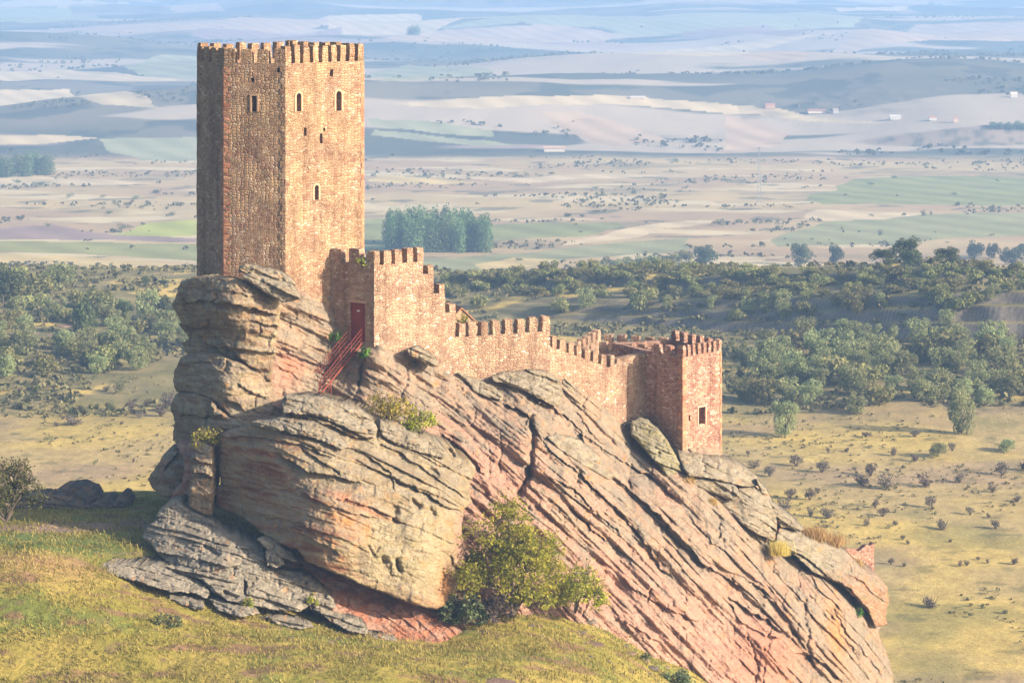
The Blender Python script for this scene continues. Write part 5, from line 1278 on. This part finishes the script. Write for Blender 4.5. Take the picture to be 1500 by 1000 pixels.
for i, (u, v, h, w_) in enumerate(TH):
    big = h >= 15
    plant(THORN, u, v, h * 1.1, w_ * 1.25, 'leafless brown thorn bush on the dry plain right of the crag' if not big else 'large bare thorn bush on the dry plain below the wood, right of the crag', 'small thorn bushes on the right-hand plain' if not big else 'large thorn bushes on the right-hand plain', 'bush')
LB = [(53,575,12,16),(139,558,12,10),(156,573,10,14),(177,577,20,28),(104,605,10,12),(162,604,16,20),(192,602,20,22),(108,622,14,38),(71,648,11,18),(140,684,13,10),(195,678,9,7),(5,608,14,12),(246,598,28,24),(83,625,9,9),(129,646,7,7),(30,575,9,10),(215,596,14,14),(92,615,8,8),(205,612,10,16),(236,610,22,20),(178,622,6,8),(60,650,5,6),(34,590,6,7),(168,636,5,6)]
for u, v, h, w_ in LB:
    big = h >= 14
    plant(THORN[:2] + FARB[:1], u, v, h, w_, 'dark bush on the yellow plain left of the crag' if not big else 'big dark green bush on the yellow plain close to the left side of the crag', 'small bushes on the left-hand plain' if not big else 'big bushes on the left-hand plain', 'bush')
MBH = [(1053,332,11,34),(1155,306,5,16),(1290,347,11,12),(1353,318,11,14),(1364,316,7,8),(1453,312,11,16),(1433,241,8,26),(1355,246,7,12),(1381,238,7,8),(1275,272,5,18),(1398,286,5,12),(1071,238,7,8),(1107,270,5,8),(1121,269,6,8),(1017,270,6,14),(1003,277,6,14),(1453,347,6,12),(873,292,8,13),(928,286,9,18),(872,279,7,11),(910,276,6,8),(992,298,8,9),(947,328,6,8),(755,366,7,7),(983,254,7,9),(762,382,6,20),(990,238,8,12),(687,264,6,9),(750,256,5,20),(1240,262,4,8),(1310,262,6,14),(1258,244,5,8),(103,292,10,15),(70,334,9,12),(81,264,7,9),(96,264,6,9),(167,301,8,12),(160,315,7,18),(185,336,10,30),(228,286,10,26),(210,331,7,12),(150,290,6,12),(145,390,6,10),(163,390,6,10),(60,274,9,34),(25,270,8,20),(120,398,6,18),(200,293,7,16),(262,301,7,20),(248,318,9,24),(850,341,4,10),(1190,352,4,8),(1388,357,4,8),(1150,352,4,7),(1258,341,4,8),(1276,318,5,10),(700,300,4,10)]
for u, v, h, w_ in MBH:
    plant(FARB, u, v, h, w_, 'dark hazy bush dotted on the wide plain beyond the rise', 'bushes dotted over the wide plain', 'bush', ymin=560)
for o in SRC:
    for ch in list(o.children): bpy.data.objects.remove(ch)
    bpy.data.objects.remove(o)

# uncountable low scrub, one object
def clumps(X, Y, S, q, seed, sq=0.7):
    rs = np.random.RandomState(seed); n = len(X); Z = ground_z(X, Y)
    C = np.repeat(np.stack([X, Y, Z + 0.25 * S], 1), q, 0)
    D = rs.normal(size=(n * q, 3)); D /= np.linalg.norm(D, axis=1)[:, None]; D[:, 2] = np.abs(D[:, 2])
    Sr = np.repeat(S, q)
    C = C + D * (Sr * rs.uniform(0.3, 0.6, n * q))[:, None] * np.array((1, 1, sq))
    N = D + 0.7 * rs.normal(size=D.shape); N /= np.linalg.norm(N, axis=1)[:, None]
    T = np.cross(N, rs.normal(size=D.shape)); T /= np.linalg.norm(T, axis=1)[:, None]; B = np.cross(N, T)
    s_ = (Sr * 0.30 * rs.uniform(0.6, 1.4, n * q))[:, None]
    V = np.stack([C - T * s_, C + B * s_, C + T * s_, C - B * s_], 1).reshape(-1, 3)
    t_ = np.clip(np.repeat(rs.rand(n), q) * 0.6 + 0.4 * rs.rand(n * q), 0, 1)
    return V, np.repeat(t_, 4)
rs_ = np.random.RandomState(9); VV = []; TT = []
for y0, y1, n, s0, s1, q, kind in ((240, 420, 3800, 0.22, 0.65, 8, 0), (380, 575, 6500, 0.6, 1.7, 9, 1), (640, 1480, 6000, 0.6, 2.6, 7, 2), (1480, 3600, 5000, 1.8, 5.0, 6, 3)):
    y = np.exp(rs_.uniform(math.log(y0), math.log(y1), n * 3)); x = y * rs_.uniform(-0.235, 0.235, n * 3)
    if kind == 0: m = fbm(x / 30, y / 45, 3.0, 3) > -0.05
    elif kind == 1: m = fbm(x / 22, y / 30, 5.0, 3) > -0.12
    elif kind == 2: m = fbm(x / 90, y / 50, 7.0, 3) > 0.16
    else: m = fbm(x / 160, y / 130, 9.0, 3) > 0.14
    x, y = x[m][:int(n * 1.4)], y[m][:int(n * 1.4)]
    if kind >= 2:                                     # ploughed fields stay clear of scrub
        inf = np.zeros(len(x), bool)
        for wp in FIELD_WP: inf |= inside(x, y, wp)
        inf &= rs_.rand(len(x)) > 0.04; x, y = x[~inf], y[~inf]
    x, y = x[:n], y[:n]
    t0_, t1_ = ((0.45, 0.9), (0.05, 0.75), (0.05, 0.5), (0.0, 0.4))[kind]
    V, t_ = clumps(x, y, rs_.uniform(s0, s1, len(x)) * rs_.uniform(0.7, 1, len(x)), q, kind); VV.append(V); TT.append(t0_ + (t1_ - t0_) * t_)
V = np.vstack(VV); T_ = np.concatenate(TT)
o = mk('scrub', V, np.arange(len(V)).reshape(-1, 4), mat_leaf('low scrub', (0.06, 0.065, 0.035), (0.26, 0.21, 0.10), 0.2), None, colr=T_[:, None] * np.ones(3), smooth=False); o['kind'] = 'stuff'
# turf blades on the foreground slope, one object
n = 110000
y = rs_.uniform(147, 189, n); x = y * rs_.uniform(-0.225, 0.12, n)
m = (fbm(x / 2.2, y / 2.2, 4.0, 3) + 0.35 * rs_.normal(size=n) * 0.5 > -0.12); x, y = x[m], y[m]; n = len(x)
z = ground_z(x, y); hh = (0.05 + 0.20 * rs_.rand(n) ** 2.2) * (1 + 0.8 * np.clip(fbm(x / 4, y / 4, 8.0, 2), -0.5, 1)); a = rs_.rand(n) * 6.28
dx, dy = np.cos(a), np.sin(a); b0 = np.stack([x, y, z - 0.02], 1); wv_ = (0.03 + 0.02 * rs_.rand(n))[:, None] * np.stack([-dy, dx, 0 * dx], 1); tip = np.stack([x + dx * hh * 0.6, y + dy * hh * 0.6, z + hh], 1)
V = np.stack([b0 - wv_, b0 + wv_, tip + wv_ * 0.4, tip - wv_ * 0.4], 1).reshape(-1, 3)
tc = np.clip(0.5 + 0.9 * fbm(x / 5, y / 5, 2.0, 3) + 0.25 * rs_.normal(size=n), 0, 1)
o = mk('grass', V, np.arange(4 * n).reshape(-1, 4), ML_grass, None, colr=np.repeat(tc, 4)[:, None] * np.ones(3), smooth=False); o['kind'] = 'stuff'

# ------------------------------------------------------------------ near shrubs with real branches
def shrub(name, label, base, H, W, n, leaf, mat, seed, stems=5, depth=4, lean=(0, 0), cat='bush', group=None, spread=0.16, dens=1.0):
    """branching stems; leaves sit in sprays round the twig ends"""
    rs = np.random.RandomState(seed); root = thing(name, label, cat, base, 0, group); m = MB(); tips = []
    def grow(p, d, L_, r, k):
        q = p + d * L_; mid = (p + q) / 2 + rs.normal(size=3) * L_ * 0.08
        m.tube([p, mid, q], [r, r * 0.85, r * 0.68], 6 if k > 1 else 4)
        if k <= 1: tips.append((mid, d)); tips.append((q, d))
        if k == 0: return
        for _ in range(rs.randint(2, 4)):
            e = d + rs.normal(size=3) * 0.55; e[2] += 0.10; e /= np.linalg.norm(e)
            grow(q, e, L_ * rs.uniform(0.62, 0.85), r * 0.62, k - 1)
    for i in range(stems):
        a = 6.28 * i / stems + rs.rand(); t_ = rs.uniform(0.25, 0.75) * W / H
        d = np.array((math.cos(a) * t_ + lean[0], math.sin(a) * t_ + lean[1], 1.0)); d /= np.linalg.norm(d)
        grow(np.array((0.0, 0, -0.15)), d, H * rs.uniform(0.24, 0.32), 0.022 * H, depth)
    P = np.array([t_[0] for t_ in tips]); D = np.array([t_[1] for t_ in tips])
    # fit into the wanted size
    ext = np.percentile(np.abs(P[:, 0] - np.median(P[:, 0])), 92) + 1e-6; sx = W * 0.42 / ext; sz = H * 0.92 / np.percentile(P[:, 2], 97)
    S = np.array((sx, sx, sz)); m.v = [v_ * S for v_ in m.v]; P = P * S
    k = rs.choice(len(P), n); C = P[k] + rs.normal(size=(n, 3)) * spread * np.array((W * 0.32, W * 0.32, H * 0.24))
    if H < 5: C[:, 2] *= rs.uniform(0.15, 1.0, n) ** 0.6
    C[:, 2] = np.maximum(C[:, 2], 0.02 * H)
    keep = fbm(C[:, 0] / (0.16 * W), C[:, 1] / (0.16 * W), C[:, 2] / (0.10 * H) + seed, 2) > -0.03; C, k = C[keep], k[keep]
    V, F = leaves(C, D[k] * 0.3 + np.array((0, 0, 0.5)), leaf, rs, 1.8)
    t_ = np.clip(0.45 + 0.25 * rs.normal(size=len(C)) + 0.7 * (hash1(k // 3, seed) - 0.5), 0, 1)
    m.build('branches', M_bark, root); mk('foliage', V, F, mat, root, colr=np.repeat(t_, 4)[:, None] * np.ones(3), smooth=False)
    return root
def gp(u, v, Y=None):
    return pix(u, v, Y) if Y else hit(u, v, 140.0)
shrub('hawthorn_bush', 'tall sunlit yellow-green hawthorn growing against the pink ridge beside the leaning block', gp(752, 896, 173.0), 7.3, 7.2, 21000, 0.14, ML_haw, 1, 6, 5, (0.0, -0.05))
shrub('hawthorn_bush', 'smaller yellow-green thorn bush leaning right, just right of the tall hawthorn', gp(842, 893, 175.5), 3.5, 3.9, 6500, 0.12, ML_haw, 2, 5, 4, (0.25, 0))
shrub('evergreen_bush', 'round grey-green bush at the lower right corner of the leaning block', gp(680, 912, 170.2), 2.3, 3.0, 5200, 0.15, ML_dark, 3, 7, 4)
shrub('dry_bush', 'dry brown bush at the foot of the tall hawthorn', gp(727, 906, 170.8), 1.8, 2.4, 1700, 0.13, ML_thorn, 4, 7, 4)
shrub('hawthorn_bush', 'low spray of yellow-green twigs spilling right from the foot of the tall hawthorn', gp(778, 885, 172.6), 1.6, 3.4, 1800, 0.17, ML_haw, 5, 6, 3)
shrub('dark_bush', 'dark twiggy bush at the left edge of the photo, in front of the saddle rocks', gp(8, 760, 171.0), 4.4, 4.6, 9000, 0.12, mat_leaf('dark thorn leaves', (0.03, 0.035, 0.012), (0.10, 0.085, 0.03), 0.2), 6, 6, 4, (0.1, 0))
shrub('small_bush', 'small dark green bush in the grass below the low left slab', gp(248, 917), 0.9, 1.7, 900, 0.10, ML_dark, 7, 6, 3)
shrub('small_bush', 'dark green bush at the bottom edge of the photo, right of centre', gp(992, 1003), 1.1, 2.4, 1500, 0.12, ML_dark, 8, 6, 3)
shrub('broom_bush', 'golden broom growing on the ledge above the split column', pix(303, 652, 175.6), 1.3, 2.3, 1700, 0.11, ML_broom, 9, 12, 3)
shrub('broom_bush', 'left, lighter of two yellow-green shrubs on top of the leaning block', pix(573, 612, 176.8), 1.8, 3.4, 1900, 0.13, ML_broom, 10, 7, 3)
shrub('broom_bush', 'right, greener of two shrubs on top of the leaning block', pix(617, 632, 177.0), 1.8, 2.8, 1900, 0.13, ML_haw, 11, 7, 3)
shrub('small_bush', 'small yellow-green plant in the vertical crack of the pale left slabs', pix(362, 893, 164.3), 1.0, 0.8, 500, 0.09, ML_haw, 12, 5, 3)
shrub('fern', 'fresh green fern beside the upper right of the red staircase', pix(535, 524, 184.9), 0.9, 0.8, 500, 0.14, ML_fern, 13, 6, 2)
shrub('fern', 'green fern in the corner between the keep and the shaded wall', pix(492, 500, 186.6), 0.9, 1.2, 400, 0.13, ML_fern, 14, 6, 2)
shrub('small_bush', 'green plant under the overhanging slab at the right end of the crag', pix(1257, 903, 198.5), 1.2, 1.1, 700, 0.12, ML_fern, 15, 6, 3)
shrub('wall_plant', 'tuft of green plants between the battlements above the red door', pix(530, 388, 186.0), 0.7, 0.8, 260, 0.10, ML_haw, 16, 5, 2)
shrub('wall_plant', 'yellow-green plant on the wall top in front of the hut roof', pix(677, 474, 192.2), 0.9, 1.1, 400, 0.11, ML_haw, 17, 5, 2)
shrub('small_bush', 'brownish shrub at the foot of the pink ridge, right of the thorn bushes', gp(905, 928), 0.9, 2.2, 800, 0.12, ML_broom, 18, 6, 3)
shrub('small_bush', 'little green shrub at the grass edge below the pink ridge', gp(940, 948), 0.8, 1.2, 500, 0.11, ML_haw, 19, 5, 3)
shrub('small_bush', 'thin dark sapling above the small rocks near the bottom of the grass', gp(943, 968), 0.9, 0.9, 260, 0.10, ML_dark, 20, 4, 3)
shrub('small_bush', 'tuft of green at the foot of the pale stepped ledge', pix(456, 886, 165.9), 0.8, 0.9, 400, 0.10, ML_haw, 21, 5, 3)
def tuft(label, base, H, W, n, seed):
    rs = np.random.RandomState(seed); P = rs.normal(size=(n, 2)) * W * 0.25; a = rs.rand(n) * 6.28; h = H * rs.uniform(0.5, 1.0, n); b = 0.45 * h
    b0 = np.c_[P, np.full(n, -0.1)]; w_ = 0.022 * np.stack([-np.sin(a), np.cos(a), 0 * a], 1); tip = np.stack([P[:, 0] + np.cos(a) * b, P[:, 1] + np.sin(a) * b, h], 1); mid = (b0 + tip) / 2 + np.array((0, 0, 0.12)) * h[:, None]
    V = np.stack([b0 - w_, b0 + w_, mid + w_, mid - w_, tip], 1).reshape(-1, 3); i = np.arange(n)[:, None] * 5
    V = np.vstack([V, [(0, 0, -0.25)]]); root_ = np.full((n, 1), 5 * n)                 # blades share one root crown
    o = mk('grass_tuft', V, [i + np.array([0, 1, 2, 3]), np.vstack([i + np.array([3, 2, 4]), np.hstack([i + 1, i, root_])])], ML_straw, None, colr=np.r_[np.repeat(rs.rand(n), 5), 0.3][:, None] * np.ones(3), smooth=False)
    o.location = tuple(base); return setp(o, label, 'dry grass', None)
tuft('golden grass on the skyline right of the curved crest slab', pix(1190, 788, 201.5), 1.0, 2.4, 700, 1)
tuft('golden grass tuft in front of the dark hollow under the brown block', pix(1142, 810, 194.5), 1.1, 1.3, 450, 2)
tuft('golden grass running up to the ruined wall on the skyline', pix(1218, 796, 203.5), 0.9, 2.2, 500, 3)
tuft('yellow grass at the right foot of the greenish crag', pix(1004, 706, 194.0), 0.6, 1.1, 260, 4)
tuft('orange grass tip at the left end of the dark hollow', pix(1043, 738, 193.6), 0.6, 0.7, 160, 5)
tuft('yellow grass patch at the foot of the ruined wall', pix(1256, 826, 204.0), 0.5, 1.0, 200, 6)

# ------------------------------------------------------------------ ruined wall, stones, far buildings
rw = thing('ruined_wall', 'crumbling red rubble wall on the skyline at the right end of the crag', 'wall', pix(1258, 815, 206))
p = Panels(); A, B = np.array(pix(1228, 800, 205.2)), np.array(pix(1281, 806, 207.6)); d = unit(A[:2], B[:2]); nn = np.array((-d[1], d[0]))
Lr = float(np.linalg.norm(B[:2] - A[:2])); zt = []
for i in range(15):
    s_ = Lr * i / 14; zt.append((s_, float(pix(0, np.interp(i, [0, 4, 8, 11, 14], [797, 800, 806, 798, 799]) + 3.5 * hash1(i, 3), 206.5)[2])))
zb = float(pix(0, 850, 206)[2])
p.face(A[:2], B[:2], zb, zt, 0, step=0.25); p.face(B[:2] + nn * 0.6, A[:2] + nn * 0.6, zb, zt[7][1], 9)
for (s0_, z0_), (s1_, z1_) in zip(zt[:-1], zt[1:]):
    q0, q1 = on_wall(A[:2], d, nn, s0_, 0, z0_), on_wall(A[:2], d, nn, s1_, 0, z1_); N = np.array((*(nn * 0.6), -0.1)); p.add([q0, q1, q1 + N, q0 + N], [(0, 1, 2, 3)], [(s0_, 0), (s1_, 0), (s1_, .6), (s0_, .6)])
E_ = on_wall(A[:2], d, nn, Lr, 0, zb); p.quad(E_, np.array((*(nn * 0.6), 0)), np.array((0, 0, zt[-1][1] - zb)), (4, 0))
p.build('wall', M_red, rw, 0.12); under(rw)

def stone_mesh(seed, flat):
    rs = np.random.RandomState(seed); V = []; n, m_ = 12, 7
    th, ph = np.meshgrid(np.linspace(0, 2 * np.pi, n, endpoint=False), np.linspace(0.0, np.pi, m_), indexing='ij')
    D = np.stack([np.cos(th) * np.sin(ph), np.sin(th) * np.sin(ph), np.cos(ph)], -1).reshape(-1, 3)
    r = 0.5 * (1 + 0.55 * fbm(D[:, 0] * 1.1 + seed, D[:, 1] * 1.1, D[:, 2] * 1.1, 3)); P = D * r[:, None]; P[:, 2] = np.clip(P[:, 2], -0.3, 0.28) * flat
    F = [(i * m_ + j, i * m_ + j + 1, ((i + 1) % n) * m_ + j + 1, ((i + 1) % n) * m_ + j) for i in range(n) for j in range(m_ - 1)]
    c = mixc(GREY, PNK, np.full(len(P), rs.rand() * 0.7)) * 0.7
    return mk('stone', P, F, M_rock, None, colr=c, smooth=False, link=True)
ST = [stone_mesh(200 + i, (0.5, 0.8, 0.4, 0.65, 0.35)[i]) for i in range(5)]
def stone(u, v, wpx, label, group=None, Y=None, tall=1.0, rz=None, cat='stone'):
    p_ = gp(u, v, Y); s_ = wpx / FPX * p_[1]; k = ST[rv.randint(5)]
    o = k.copy(); col.objects.link(o); o.location = tuple(p_); o.rotation_euler = (0, 0, rv.rand() * 0.8 - 0.4 if rz is None else rz); o.scale = (s_, s_ * 0.7, s_ * tall)
    return setp(o, label, cat, group)
stone(728, 1003, 66, 'big grey lichen-covered boulder cut off by the bottom edge of the photo', tall=0.9)
stone(868, 943, 36, 'flat pink stone lying in the grass below the thorn bushes', tall=0.4)
stone(860, 912, 30, 'dark grey rock at the grass edge right of the thorn bushes', tall=0.8)
stone(920, 957, 24, 'dark slanting rock in the grass, left of the thin sapling', tall=0.7)
stone(953, 978, 26, 'grey rock near the bottom edge, just below the thin sapling', tall=0.8)
stone(850, 926, 18, 'grey stone in the grass between the flat pink stone and the dark rock', tall=0.6)
stone(776, 916, 16, 'pale stone in the grass below the tall hawthorn', tall=0.5)
for poly, n_, lab, gr in (([(180,850),(300,885),(430,905),(540,930),(560,950),(420,935),(280,915),(190,880)], 60, 'small pale stone scattered in the grass below the left slabs', 'stones below the left slabs'),
    ([(740,890),(830,900),(930,950),(1030,1000),(900,985),(780,930)], 60, 'small stone scattered in the grass below the pink ridge', 'stones below the pink ridge'),
    ([(20,860),(200,930),(500,960),(700,960),(640,995),(200,990),(40,940)], 26, 'little stone lying in the open foreground turf', 'stones in the open turf')):
    for u, v in scatter(poly, n_, 4, 2, n_ + len(lab)):
        stone(u, v, 3 + 9 * rv.rand() ** 2.5, lab, gr, tall=rv.uniform(0.5, 1.0))
for u, v, wp, lab in ((88, 492, 46, 'largest pale rock slab among the trees on the left slope'), (62, 503, 30, 'pale rock slab at the lower left of the rocks on the left slope'), (98, 478, 34, 'upper pale rock slab among the trees on the left slope'), (46, 488, 26, 'leftmost pale rock slab on the left slope'), (82, 512, 28, 'lowest pale rock slab on the left slope')):
    stone(u, v, wp, lab, None, hit(u, v)[1], 0.35, 0.2, 'rock')
for o in ST: bpy.data.objects.remove(o)

def house(label, u, v, wpx, hpx, wall_c, roof_c, cat='house', name='farmhouse', depth=0.5):
    p_ = hit(u, v, 1000); s_ = p_[1] / FPX; w_, h_ = wpx * s_, hpx * s_; dp = w_ * depth
    r_ = thing(name, label, cat, p_); 
    m = MB().box((0, 0, h_ * 0.3), (w_ / 2, 0, 0), (0, dp / 2, 0), (0, 0, h_ * 0.32)); m.build('wall', mat_plain('far wall', wall_c, 0.9, 0.1, 0.3), r_)
    V = [(-w_ * .54, -dp * .56, h_ * .6), (w_ * .54, -dp * .56, h_ * .6), (w_ * .54, dp * .56, h_ * .6), (-w_ * .54, dp * .56, h_ * .6), (-w_ * .54, 0, h_), (w_ * .54, 0, h_)]
    mk('roof', V, [(0, 1, 5, 4), (2, 3, 4, 5), (0, 4, 3), (1, 2, 5), (3, 2, 1, 0)], mat_plain('far roof', roof_c, 0.9, 0.15, 0.4), r_, smooth=False)
    return r_
WC = (0.55, 0.48, 0.40); RCF = (0.33, 0.18, 0.125); WH = (0.48, 0.45, 0.41)
house('long low stone barn at the foot of the far hills, above the grove', 812, 222, 30, 8, WC, (0.45, 0.30, 0.22), 'barn', 'barn')
house('red-roofed farmhouse on the edge of the long cream field', 1128, 159, 14, 7, (0.45, 0.28, 0.21), RCF)
house('wide red-roofed farm building right of the red farmhouse', 1196, 166, 26, 6, WC, RCF, 'barn', 'barn')
house('tiny grey farmhouse between the wide farm building and the white barn', 1224, 166, 8, 7, (0.4, 0.38, 0.36), (0.3, 0.25, 0.22))
house('bright white barn in the distant hamlet', 1311, 176, 16, 7, WH, WH, 'barn', 'barn')
house('pale farmhouse with red roof right of the white barn', 1366, 177, 11, 7, WH, RCF)
house('narrow pinkish house at the right end of the distant hamlet', 1400, 180, 7, 9, (0.5, 0.36, 0.28), RCF)
house('pale farm building on the slope near the right edge', 1485, 143, 10, 8, WH, WC, 'barn', 'barn')
house('faint long shed at the top edge of the long cream field', 934, 145, 22, 4, WC, WC, 'shed', 'shed')
# electricity pylon on the plain
pb = hit(1112, 297, 700); s_ = pb[1] / FPX; py = thing('electricity_pylon', 'faint lattice electricity pylon on the plain right of centre', 'pylon', pb)
H_ = 82 * s_; m = MB(); bw = 3.0 * s_
for sx in (-1, 1):
    for sy in (-1, 1): m.tube([(sx * bw, sy * bw, 0), (sx * bw * 0.25, sy * bw * 0.25, H_)], 0.05, 4)
for i in range(9):
    z0_, z1_ = H_ * i / 9, H_ * (i + 1) / 9; a, b = bw * (1 - 0.75 * i / 9), bw * (1 - 0.75 * (i + 1) / 9)
    for sy in (-1, 1): m.tube([(-a, sy * a, z0_), (b, sy * b, z1_)], 0.03, 4).tube([(a, sy * a, z0_), (-b, sy * b, z1_)], 0.03, 4)
M_steel = mat_plain('galvanised steel', (0.22, 0.23, 0.24), 0.6, 0.1)
m.build('lattice_mast', M_steel, py); m = MB()
for z_, l_ in ((0.97, 4.5), (0.86, 6), (0.75, 5)): m.tube([(-l_ * s_, 0, H_ * z_), (0, 0, H_ * z_ + 0.6), (l_ * s_, 0, H_ * z_)], 0.05, 4)
m.build('crossarms', M_steel, py)
